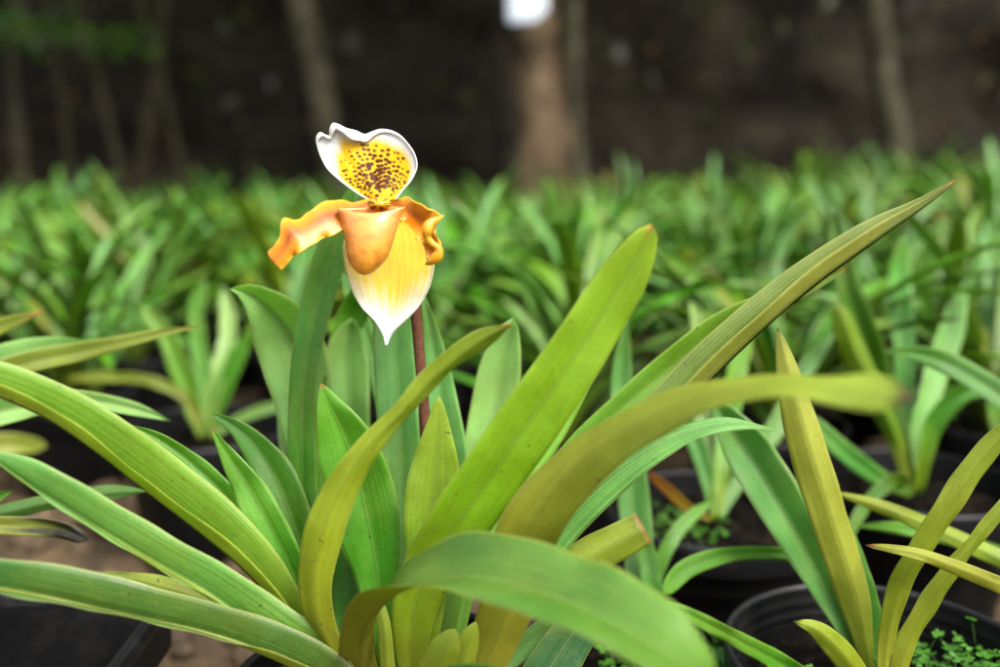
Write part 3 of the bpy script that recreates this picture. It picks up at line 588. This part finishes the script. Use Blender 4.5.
# ventral sepal (synsepal)
def two_edge(L, Rr, n, m, cup, ruff=0, dcol=None, seed=0, roll=0):
    a = catmull([(*p, 0, 0) for p in L], n); b = catmull([(*p, 0, 0) for p in Rr], n); G = []; rs = random.Random(seed); ph = [rs.uniform(0, 6) for _ in range(4)]
    for i in range(n):
        A, B = P(*a[i, :3]), P(*b[i, :3]); t = i / (n - 1); row = []; W = (B - A).length
        for j in range(m):
            u = j / (m - 1); s = 2 * u - 1; p = A.lerp(B, u) + FW * (cup * W * (1 - s * s))
            rf = ruff * (abs(s) ** 3) * (math.sin(t * 19 + ph[0] + (s > 0) * 2) + .5 * math.sin(t * 43 + ph[1]))
            p += FW * rf * .8 + UP * rf * .5
            row.append(p)
        G.append(row)
    return G
Ls = [(366, 206, .512), (352, 222, .509), (343.5, 243, .505), (344.5, 265, .503), (350, 284, .502), (357.5, 301, .502), (368, 315, .502), (378, 326, .502), (383, 335, .502), (385.5, 345, .50)]
Rs = [(402, 206, .512), (423, 222, .509), (432.5, 243, .505), (434, 263, .503), (430, 284, .502), (422, 302, .502), (409, 317, .502), (397, 327, .502), (391, 336, .502), (387.5, 345, .50)]
CY, CW, CG = alb((250, 212, 78), 1.) * .80, alb((252, 246, 226), 1.) * .76, alb((226, 204, 50), .80)
def syn_col(t, u, ly):
    s = 2 * u - 1; vein = .5 + .5 * math.sin(u * 60 + 3 * math.sin(u * 9))
    wh = (t - .50 - .07 * vein + .12 * s * s - .07 * math.exp(-((s - .15) / .3) ** 2)) / .26
    c = mixv(CY, CW, wh); c = mixv(c, CG, max(0, .45 - t) * 1.5 * math.exp(-((s - .2) / .5) ** 2))
    c = mixv(c, alb((240, 180, 30), .8), .28 * math.exp(-((s - .25) / .28) ** 2) * (1 if t < .7 else 0) * vein)
    c = mixv(c, CW, .35 * (abs(s) > .85) * (abs(s) - .85) * 6)
    return c
grid_obj('ventral_sepal', two_edge(Ls, Rs, 70, 50, .16, .0006), syn_col, M_sepal, .0007)
PO, PB, PY = alb((238, 146, 14), .72), alb((172, 76, 8), .55), alb((250, 188, 46), 1.) * .72
def pet_col(t, u, ly):
    s = 2 * u - 1; c = mixv(PO, PB, .85 * math.exp(-((s + .05) / .36) ** 2) * (.55 + .45 * math.sin(t * 9 + 1) ** 2)); c = mixv(c, PY, max(0, abs(s) - .62) * 2.2)
    d = math.sin(t * 150) * math.sin(u * 55 + 8 * t)
    if t < .34 and d > .72: c = mixv(c, BR, .8)
    return c
Lp = [(380, 199.5, .497), (352, 201, .493), (330, 202, .489), (318, 205, .485), (308, 212, .482), (299, 219.5, .479), (290, 221.5, .477), (283, 219.5, .476), (281, 234, .474), (267, 255, .472)]
Rp = [(380, 207, .492), (358, 219, .486), (342, 230, .48), (328, 237, .476), (316, 243, .473), (306, 248, .471), (298, 253, .470), (291, 259, .470), (286, 265, .470), (281, 270, .470)]
G = two_edge(Lp, Rp, 80, 34, -.10, .0017, seed=3); gl = grid_obj('petal', G, pet_col, M_petal, .0009); gl['label'] = 'left petal, twisted and stretched outwards'
Lp = [(383, 199.5, .497), (400, 198.5, .492), (415, 201, .486), (426, 206, .480), (435, 213, .475), (441, 218, .471), (436, 224, .470), (436, 236, .470), (441, 247, .470), (436, 258, .472)]
Rp = [(383, 207, .494), (392, 211, .492), (400, 218, .489), (407, 226, .487), (412, 232, .484), (416, 236, .481), (420, 240, .479), (423, 245, .478), (426, 254, .478), (429, 263, .476)]
G = two_edge(Lp, Rp, 80, 34, .16, .002, seed=5); gr_ = grid_obj('petal', G, pet_col, M_petal, .0009); gr_['label'] = 'right petal, foreshortened and curled at its end'
# rolled yellow margin of the right petal
V, Fc = [], []
rl = catmull([(443, 216, .468, .8, 0), (439, 219, .467, 2.6, 0), (432, 222, .466, 4.4, 0), (427.5, 229, .465, 5.6, 0), (428, 238, .466, 4.0, 0), (433, 244, .466, 3.4, 0), (438.5, 249, .466, 3.8, 0), (437, 257, .467, 5.4, 0), (430, 262, .468, 3.6, 0), (425, 264, .469, .8, 0)], 60)
V, Fc = tube([P(*q[:3]) for q in rl], [q[3] / F * .47 for q in rl], 18); V = [v + Vector((.0005 * noise.noise(v * 300), 0, .0005 * noise.noise(v * 260 + Vector((3, 0, 0))))) for v in V]
mesh_obj('rolled_margin', V, Fc, M_petal, flower, cols=[mixv(PY, PO, .15 + .5 * noise.noise(v * 120)) for v in V], uvs=[(.5, .5)] * len(V))
# pouch (slipper)
prf = catmull([(371, 211, 33.5, 15, 0), (370.5, 215, 31, 17, 0), (370, 224, 28.5, 20, 0), (369.5, 234, 26, 22, 0), (368.8, 245, 23.5, 22, 0), (367.5, 256, 20.5, 20, 0), (366, 265, 15.5, 16, 0), (365.3, 271, 9.5, 11, 0), (365, 274.6, 3.5, 5, 0), (365, 275.2, .5, 1, 0)], 44)
V, Cc, U, Fc = [], [], [], []; SG = 56
rows = []
for q in prf: rows.append((q[0], q[1], q[2], q[3], 1))
inner = [(q[0], q[1], q[2] * .95, q[3] * .93, 0) for q in prf[:34]]
rows = inner[::-1] + rows
for ri, (x, y, a_, b_, outer) in enumerate(rows):
    for k in range(SG):
        th_ = 2 * math.pi * k / SG; cx_, sn = math.cos(th_), math.sin(th_)
        ymod = (1.0 - min(1, (y - 211) / 14)) if y < 225 else 0
        dy = ymod * (-3.0 * cx_ * cx_ * (1 if abs(cx_) > .5 else 1) + (2.2 if sn < 0 else -3) * sn * sn * 1) + ymod * (-1.2 if cx_ > 0 else .6) * abs(cx_)
        p = P(x + a_ * cx_ * (1 + .035 * ymod * cx_ * cx_), y + dy, .480 + b_ * sn / F * .48)
        V.append(p); f = (y - 211) / 64
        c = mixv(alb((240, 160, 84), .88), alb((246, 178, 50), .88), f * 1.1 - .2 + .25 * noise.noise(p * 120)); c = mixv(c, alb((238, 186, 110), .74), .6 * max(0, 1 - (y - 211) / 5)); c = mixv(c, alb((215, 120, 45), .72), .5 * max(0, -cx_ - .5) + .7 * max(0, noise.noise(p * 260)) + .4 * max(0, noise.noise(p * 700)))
        Cc.append(c); U.append((k / SG, f))
for i in range(len(rows) - 1):
    for k in range(SG): k2 = (k + 1) % SG; Fc.append((i * SG + k, (i + 1) * SG + k, (i + 1) * SG + k2, i * SG + k2))
mesh_obj('pouch', V, Fc, M_pouch, flower, cols=Cc, uvs=U)
# staminode: small shield above the pouch opening
G = []
for i in range(16):
    row = []
    for j in range(24):
        r_ = i / 15; a_ = 2 * math.pi * j / 23; row.append(P(379 + 11 * r_ * math.cos(a_), 204 + 5.5 * r_ * math.sin(a_), .482 + .004 * r_ ** 2))
    G.append(row)
grid_obj('staminode', G, lambda t, u, ly: mixv(alb((225, 170, 40), .9), BR, .9 * (math.sin(u * 38) > .2) * (t > .35)), M_petal, .0012)
# ------------------------------------------------------------------ neighbour on the left (square planter, mostly outside the frame)
sq = Vector((-.318, .462, 0)); left = empty('potted_orchid', sq, 'orchid in the square black planter at bottom left, its leaves entering from the left edge', 'potted orchid')
def square_pot(parent, hx, hy, h, c):
    def ring(sx, sy, z, r=.012):
        pts = []
        for (qx, qy, a0) in ((1, 1, 0), (-1, 1, 90), (-1, -1, 180), (1, -1, 270)):
            for k in range(6): a = R(a0 + 18 * k); pts.append((c.x + qx * (sx - r) + r * math.cos(a), c.y + qy * (sy - r) + r * math.sin(a), z))
        return pts
    rg = [(.80, 0.002), (.94, h - .03), (1.0, h - .028), (1.0, h - .002), (.99, h + .001), (.945, h + .001), (.935, h - .002), (.92, h - .012), (.80, .01)]
    V = []; Fc = []
    for s_, z in rg: V += ring(hx * s_, hy * s_, z)
    m = 24
    for i in range(len(rg) - 1):
        for k in range(m): k2 = (k + 1) % m; Fc.append((i * m + k, i * m + k2, (i + 1) * m + k2, (i + 1) * m + k))
    Fc.append(tuple(range(m))[::-1]); Fc.append(tuple((len(rg) - 1) * m + k for k in range(m)))
    o = mesh_obj('pot', V, Fc, M_pot, parent); o.modifiers.new('e', 'EDGE_SPLIT').split_angle = R(35)
    V = []; Fc = []
    for s_, z in [(.925, h - .003), (.935, h + .0025), (.965, h + .004), (.998, h + .003), (1.006, h - .002), (1.004, h - .006)]: V += ring(hx * s_, hy * s_, z)
    for i in range(5):
        for k in range(m): k2 = (k + 1) % m; Fc.append((i * m + k, i * m + k2, (i + 1) * m + k2, (i + 1) * m + k))
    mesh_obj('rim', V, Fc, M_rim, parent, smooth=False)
    V = []; Fc = []
    for j in range(21):
        for i in range(21):
            x, y = (i / 10 - 1) * hx * .83, (j / 10 - 1) * hy * .83; V.append((c.x + x, c.y + y, h - .095 + .012 * noise.noise(Vector((x * 60, y * 60, 3)))))
    for j in range(20):
        for i in range(20): a = j * 21 + i; Fc.append((a, a + 1, a + 22, a + 21))
    mesh_obj('potting_mix', V, Fc, M_mix, parent, smooth=False)
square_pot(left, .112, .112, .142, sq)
lb = (-150, 640, .52)
def ll(st, col, face='top', **k): return leaf(left, [(-170, 690, .50, 12), (-120, 560, .54, 18)] + st, col, face, **k)
ll([(-40, 392, .60, 24), (24, 364, .61, 22), (84, 351, .62, 19), (130, 340, .62, 14), (170, 331, .62, 11), (200, 326, .62, 7)], 'olive', tipcol=(165, 130, 50), tipamt=.02, label='yellow green leaf with an orange tip, uppermost')
ll([(-50, 380, .62, 28), (10, 355, .63, 26), (60, 345, .635, 20), (96, 342, .64, 10)], 'pale')
ll([(-40, 345, .62, 22), (0, 326, .63, 18), (24, 318, .63, 14), (46, 311, .63, 8)], 'olive', tipcol=(160, 115, 45), tipamt=.03)
ll([(-30, 420, .58, 32), (20, 407, .59, 27), (62, 399, .595, 20), (110, 404, .60, 17), (145, 412, .60, 15), (171, 421, .60, 8)], 'pale', fold=.35)
ll([(-40, 525, .57, 18), (0, 514, .575, 17), (40, 504, .58, 16), (80, 497, .58, 17), (115, 492, .58, 17), (148, 491, .58, 10)], 'deep', 'under')
ll([(-60, 530, .54, 18), (-20, 525, .55, 18), (15, 526, .555, 19), (40, 527, .56, 19), (62, 531, .56, 18), (88, 541, .56, 14)], 'yel', te=.4, tip=.06, tipcol=(22, 12, 9), tipamt=.13, label='leaf with a shrivelled black tip')
ll([(-60, 455, .85, 26), (-20, 448, .88, 26), (15, 445, .9, 25), (47, 446, .9, 20)], 'yel', te=.4)
ll([(-40, 520, .55, 20), (-15, 504, .56, 18), (13, 490, .56, 10)], 'deep')
# ------------------------------------------------------------------ neighbour on the right
rb = P(882, 694, .548); rb.z = 0; rgt = empty('potted_orchid', rb, 'orchid with narrow yellowish leaves in a ribbed black pot at bottom right', 'potted orchid')
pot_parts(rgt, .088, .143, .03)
weed(rgt, rb.x + .045, rb.y + .005, .117, 150, .045, 3); weed(rgt, rb.x - .05, rb.y + .0, .115, 10, .02, 4)
rl_ = lambda st, col, face='top', **k: leaf(rgt, st, col, face, **k)
rl_([(878, 715, .55, 10), (868, 665, .548, 14), (850, 585, .545, 34), (824, 502, .542, 38), (803, 432, .54, 36), (788, 376, .54, 28), (777, 328, .54, 20)], 'yolive', 'under', fold=.30, tip=.22, label='tall yellowish upright leaf with worn surface')
rl_([(880, 715, .56, 12), (858, 650, .57, 18), (828, 590, .575, 32), (796, 530, .58, 46), (766, 480, .585, 50), (738, 436, .59, 44), (712, 396, .595, 26)], 'blue', fold=.5, tip=.2, label='bluish green folded leaf leaning left')
rl_([(884, 715, .56, 14), (878, 650, .562, 26), (866, 600, .565, 24), (852, 548, .57, 18), (840, 505, .575, 8)], 'deep', fold=.2)
rl_([(884, 715, .54, 10), (886, 645, .53, 17), (898, 590, .52, 22), (924, 541, .512, 25), (955, 494, .505, 25), (986, 453, .50, 24), (1040, 400, .49, 18)], 'olive', 'under', fold=.14, tip=.12, label='lime coloured leaf curving to the right edge')
rl_([(893, 715, .54, 12), (906, 645, .53, 22), (930, 600, .525, 20), (965, 551, .52, 16), (1002, 508, .515, 15), (1050, 465, .51, 12)], 'olive', 'under', fold=.14, tip=.12)
rl_([(872, 715, .53, 14), (856, 674, .50, 24), (834, 645, .485, 24), (814, 628, .478, 17), (793, 621, .475, 9)], 'olive', 'under', fold=.2, tip=.3, tipcol=(60, 70, 30), tipamt=.03, label='short blunt leaf over the pot rim')
rl_([(876, 715, .56, 10), (860, 620, .59, 12), (828, 572, .60, 13), (790, 556, .60, 13), (750, 553, .60, 14), (712, 558, .60, 17), (682, 572, .595, 21), (662, 597, .59, 24)], 'bright', fold=.2, tip=.12, label='arching leaf drooping to the left')
rl_([(870, 720, .53, 12), (820, 688, .50, 18), (780, 662, .48, 19), (740, 641, .465, 17), (700, 620, .455, 14), (660, 600, .45, 8)], 'green', fold=.2)
# off frame neighbour at the right whose leaves enter the picture
ob = Vector((.40, .56, 0)); off = empty('potted_orchid', ob, 'orchid whose leaves lean in from the right edge, near the bottom', 'potted orchid'); pot_parts(off, .075, .14)
weed(off, ob.x - .035, ob.y - .02, .12, 150, .045, 6)
ol = lambda st, col, face='top', **k: leaf(off, st, col, face, **k)
ol([(1170, 700, .56, 12), (1090, 625, .53, 20), (1040, 600, .515, 19), (1000, 585, .51, 17), (955, 567, .505, 15), (915, 553, .502, 11), (888, 548, .50, 9), (865, 545, .50, 7)], 'yel', 'under', fold=.14, tip=.1, tipcol=(150, 60, 30), tipamt=.02, label='yellowed leaf pointing left with a brown margin')
ol([(1170, 690, .58, 12), (1080, 600, .60, 18), (1030, 574, .605, 19), (1000, 559, .61, 18), (950, 536, .61, 17), (900, 514, .61, 15), (860, 500, .61, 12), (832, 492, .61, 9)], 'lime', 'under', fold=.14)
ol([(1170, 690, .60, 12), (1060, 580, .64, 14), (1000, 553, .65, 14), (950, 538, .655, 14), (900, 528, .66, 13), (852, 525, .66, 8)], 'green', fold=.2)
ol([(1170, 690, .60, 12), (1080, 480, .66, 20), (1030, 420, .68, 24), (985, 384, .69, 25), (940, 360, .70, 22), (905, 352, .70, 16), (880, 352, .70, 8)], 'deep', fold=.2)
# small pot with weeds between the two
mb = P(655, 655, .60); mb.z = 0; mp_ = empty('potted_orchid', mb, 'small weedy black pot with upright bluish leaves, just right of the flowering orchid', 'potted orchid')
pot_parts(mp_, .062, .105, .012); weed(mp_, mb.x + .015, mb.y, .094, 190, .045, 12)
mm = lambda st, col, face='top', **k: leaf(mp_, st, col, face, **k)
mm([(655, 650, .62, 14), (642, 590, .64, 26), (636, 520, .66, 32), (628, 450, .67, 28), (622, 390, .68, 22), (626, 318, .68, 14)], 'blue', fold=.3, tip=.2)
mm([(650, 650, .62, 10), (652, 585, .63, 20), (642, 540, .64, 18), (632, 515, .64, 10)], 'bright', fold=.2)
mm([(650, 650, .63, 10), (655, 585, .67, 12), (668, 546, .68, 15), (688, 520, .69, 14), (712, 500, .70, 8)], 'green', fold=.2)
mm([(650, 650, .60, 10), (620, 600, .60, 18), (590, 570, .60, 20), (570, 545, .60, 12)], 'blue', fold=.2)
# ------------------------------------------------------------------ generated plants of the field
FC = [('blue', 8), ('green', 6), ('bright', 4), ('deep', 5), ('pale', 1), ('light', 5), ('olive', 1)]
FCl = [c for c, k in FC for _ in range(k)]
def gen_leaves(seed, nl, h0=.128, Lr=(.17, .32), wr=(.012, .021)):
    """leaf blades of one plant in its own frame: two-ranked fans from one to three growths"""
    rs = random.Random(seed); out = []; ng = rs.choice((2, 3, 3)); fans = [(rs.uniform(-.03, .03), rs.uniform(-.03, .03), rs.uniform(0, 6.28)) for _ in range(ng)]
    for k in range(nl):
        fx, fy, fa = fans[k % ng]; az = fa + (math.pi if (k // ng) % 2 else 0) + rs.gauss(0, .45); L = rs.uniform(*Lr); W = rs.uniform(*wr)
        el0 = R(rs.uniform(50, 84)); droop = rs.uniform(.45, 1.5) * (1.25 if k > nl * .6 else .8); n = 20; p = Vector((fx, fy, h0)); pts = []; el = el0
        tw = rs.uniform(-.35, .35); A, B = [], []
        for i in range(n):
            t = i / (n - 1); el = el0 - droop * t ** 1.25 * 1.3
            d = Vector((math.cos(az) * math.cos(el), math.sin(az) * math.cos(el), math.sin(el))); 
            side = Vector((-math.sin(az), math.cos(az), 0)); up = d.cross(side); sd_ = side * math.cos(tw * t) + up * math.sin(tw * t)
            wd = W * (.42 + .58 * min(1, t / .4) ** .8) / 2
            A.append(tuple(p + sd_ * wd)); B.append(tuple(p - sd_ * wd)); p = p + d * L / (n - 1)
        c = rs.choice(FCl); kw = {}
        if rs.random() < .12: kw = dict(tipcol=rs.choice([(180, 150, 60), (130, 95, 50)]), tipamt=.035)
        out.append(blade(A, B, rs.uniform(.2, .42), rs.uniform(.16, .3), c if rs.random() > .012 else 'yel', seed * 50 + k, nc=7, wav=1.5, **kw))
    return out
def make_plant(name, loc, seed, nl, label, split, group=None, detail=False, near=False):
    e = empty(name, loc, label, 'potted orchid', group); L = Vector(loc)
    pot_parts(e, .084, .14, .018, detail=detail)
    lv = gen_leaves(seed, nl)
    if split:
        for V, Fc, Cc, U in lv: mesh_obj('leaf', [v + np.array(L) for v in V], Fc, M_field, e, cols=Cc, uvs=U)
    else:
        VV, FF, CC, UU = [], [], [], []
        for V, Fc, Cc, U in lv: o = len(VV); VV += [v + np.array(L) for v in V]; FF += [tuple(i + o for i in f) for f in Fc]; CC += Cc; UU += U
        mesh_obj('foliage', VV, FF, M_field, e, cols=CC, uvs=UU)
    return e
def dup(src, loc, rz, s, label=None, group=None):
    r = src.copy(); COL.objects.link(r); r.location = loc; r.rotation_euler = (random.uniform(-.06, .06), random.uniform(-.06, .06), rz); r.scale = (s, s, s)
    if label: r['label'] = label
    if group: r['group'] = group
    elif 'group' in r: del r['group']
    for ch in src.children: c = ch.copy(); COL.objects.link(c); c.parent = r
    return r
# three hand placed plants just behind
def ground_at(px, py, z, r=0):
    dz = -(py - 333.5) / F * math.cos(PITCH) - math.sin(PITCH); d = (z - CZ) / dz; p = P(px, py, d); return p, d
fl = lambda e, st, col, face='top', **k: leaf(e, [(q[0], q[1], q[2], q[3] * .78) for q in st], col, face, mat=M_field, n=30, nc=9, **k)
p, d = ground_at(916, 492, .13); S = empty('potted_orchid', (p.x, p.y, 0), 'leafy orchid in the second row at right, behind the blurred leaf tip', 'potted orchid'); pot_parts(S, .088, .14)
fl(S, [(914, 494, .82, 14), (900, 445, .82, 24), (886, 398, .82, 36), (868, 345, .81, 38), (848, 285, .80, 32), (832, 205, .80, 20)], 'deep', fold=.35)
fl(S, [(912, 494, .82, 12), (895, 440, .82, 22), (872, 390, .80, 30), (850, 345, .79, 34), (835, 300, .78, 26)], 'green', 'under', fold=.3)
fl(S, [(916, 494, .82, 12), (920, 430, .83, 26), (935, 380, .84, 32), (952, 330, .85, 34), (962, 285, .86, 26)], 'pale', fold=.3)
fl(S, [(918, 494, .82, 12), (925, 455, .81, 20), (940, 415, .80, 26), (965, 393, .79, 24), (1010, 392, .78, 20), (1050, 415, .77, 10)], 'light', fold=.3)
fl(S, [(912, 494, .81, 12), (880, 478, .79, 22), (845, 452, .78, 24), (805, 415, .78, 18)], 'blue', fold=.2)
fl(S, [(916, 494, .83, 12), (905, 420, .86, 24), (905, 350, .88, 28), (900, 280, .9, 30), (905, 235, .9, 22)], 'light', fold=.3)
fl(S, [(916, 494, .83, 12), (900, 480, .78, 18), (870, 500, .74, 18), (845, 545, .70, 10)], 'deep', fold=.2)
p, d = ground_at(716, 520, .13); Q = empty('potted_orchid', (p.x, p.y, 0), 'leafy orchid with one dying orange leaf, centre right behind the small weedy pot', 'potted orchid'); pot_parts(Q, .088, .14)
weed(Q, p.x - .03, p.y - .01, .122, 40, .03, 30)
fl(Q, [(712, 520, .75, 8), (688, 508, .74, 13), (668, 490, .73, 14), (648, 472, .72, 9)], 'orange', label='dying orange leaf')
fl(Q, [(716, 520, .76, 10), (722, 470, .77, 20), (728, 420, .79, 26), (738, 370, .80, 26), (752, 320, .81, 16)], 'green', fold=.3)
fl(Q, [(716, 520, .76, 10), (705, 470, .77, 20), (690, 430, .78, 24), (665, 395, .79, 22), (640, 370, .8, 14)], 'deep', fold=.3)
fl(Q, [(718, 520, .76, 10), (745, 470, .78, 22), (775, 430, .80, 26), (800, 380, .82, 24), (835, 330, .84, 14)], 'deep', fold=.3)
fl(Q, [(716, 520, .77, 10), (712, 450, .80, 22), (700, 400, .82, 26), (702, 340, .84, 22), (690, 300, .85, 14)], 'pale', fold=.3)
p, d = ground_at(207, 437, .13); T = empty('potted_orchid', (p.x, p.y, 0), 'orchid with upright leaves standing alone on the pebbles at left', 'potted orchid'); pot_parts(T, .086, .14)
fl(T, [(205, 438, d, 14), (192, 405, d, 24), (180, 370, d, 28), (165, 335, d, 22), (140, 305, d, 12)], 'bright', fold=.3)
fl(T, [(206, 438, d, 12), (206, 395, d, 20), (199, 350, d, 22), (197, 305, d, 20), (205, 280, d, 14)], 'blue', fold=.35)
fl(T, [(208, 438, d, 12), (220, 400, d, 20), (236, 360, d, 22), (250, 330, d, 14)], 'green', fold=.3)
fl(T, [(202, 438, d, 10), (185, 398, d, 13), (150, 381, d, 14), (110, 377, d, 13), (62, 380, d, 8)], 'olive', fold=.2)
fl(T, [(208, 438, d, 10), (238, 420, d, 13), (270, 408, d, 14), (310, 406, d, 8)], 'pale', fold=.2)
fl(T, [(205, 438, d, 12), (215, 385, d, 22), (228, 330, d + .02, 22), (222, 285, d + .04, 12)], 'pale', fold=.3)
fl(T, [(205, 438, d, 12), (180, 360, d + .03, 18), (150, 320, d + .05, 22), (110, 300, d + .08, 12)], 'blue', fold=.3)
taken = [(e.location.x, e.location.y) for e in (main, left, rgt, off, mp_, S, Q, T)]
taken += [(-.95, .6), (.62, .55), (-.09, .70)]
# the field: staggered rows of pots
spots = []; row = 0; y = .78
while y < 3.55:
    hw = .54 * y + .32; sp_ = .205 + .012 * row * .3; n = int(2 * hw / sp_) + 1
    for i in range(n):
        x = -hw + i * sp_ + (sp_ / 2 if row % 2 else 0) + random.uniform(-.03, .03); yy = y + random.uniform(-.025, .025)
        if y < 1.25 and -.80 < x < -.13 and not (y > 1.15 and x < -.52): continue
        if min(math.hypot(x - a, yy - b) for a, b in taken) < .172: continue
        spots.append((x, yy, row))
    y += .192 if y < 2 else .21; row += 1
rown = ['first', 'second', 'third', 'fourth', 'fifth', 'sixth', 'seventh', 'eighth', 'ninth', 'tenth']
near = [s for s in spots if s[1] < 1.42]; far = [s for s in spots if s[1] >= 1.42]
protoN, protoF = [], []
NEARG = 'potted orchids in the nearer rows'; FARG = 'potted orchids in the blurred back rows'
def project(x, y, z=.25):
    v = Vector((x, y, z)) - CAM; d = v.dot(FW); return 500 + v.x / d * F, 333.5 - v.dot(UP) / d * F
def land(px):
    for a, t in ((0, 'just left of the photo edge'), (60, 'at the left edge'), (130, 'below the pale pole like sapling'), (215, 'behind the lone pot on the pebbles'), (290, 'left of the flower'), (345, 'behind the left petal'), (420, 'right behind the flower'),
                 (490, 'right of the flower stalk'), (545, 'below the white sheet'), (610, 'below the pale slender trunk'), (665, 'right of the yellow green leaf tip'), (740, 'above the narrow striped leaf'), (800, 'behind the tall yellowish leaf'),
                 (860, 'behind the longest leaf'), (920, 'below the right trunk'), (980, 'near the right edge'), (1060, 'at the right edge')):
        if px < a: return t
    return 'beyond the right edge'
used = set()
for i, (x, y, r_) in enumerate(near):
    lab = 'leafy orchid in the %s bed row, %s' % (rown[r_ + 1], land(project(x, y)[0]))
    if lab in used: lab = lab.replace('leafy orchid', 'right one of two orchids')
    used.add(lab); rz = random.uniform(0, 6.28)
    if len(protoN) < 7: e = make_plant('potted_orchid', (x, y, 0), 100 + i, random.randint(24, 30), lab, True, NEARG, detail=True); protoN.append(e)
    else: e = dup(random.choice(protoN), (x, y, 0), rz, random.uniform(.85, 1.02), lab, NEARG)
for i, (x, y, r_) in enumerate(far):
    lab = 'blurred back row potted orchid, ' + land(project(x, y)[0]); rz = random.uniform(0, 6.28)
    if len(protoF) < 7: e = make_plant('potted_orchid', (x, y, 0), 200 + i, random.randint(32, 40), lab, False, FARG); protoF.append(e)
    else: e = dup(random.choice(protoF), (x, y, 0), rz, random.uniform(.78, .98) * (1 + .22 * max(0, min(1, (x - .2) / .8))), lab, FARG)
print('plants', len(near), len(far))
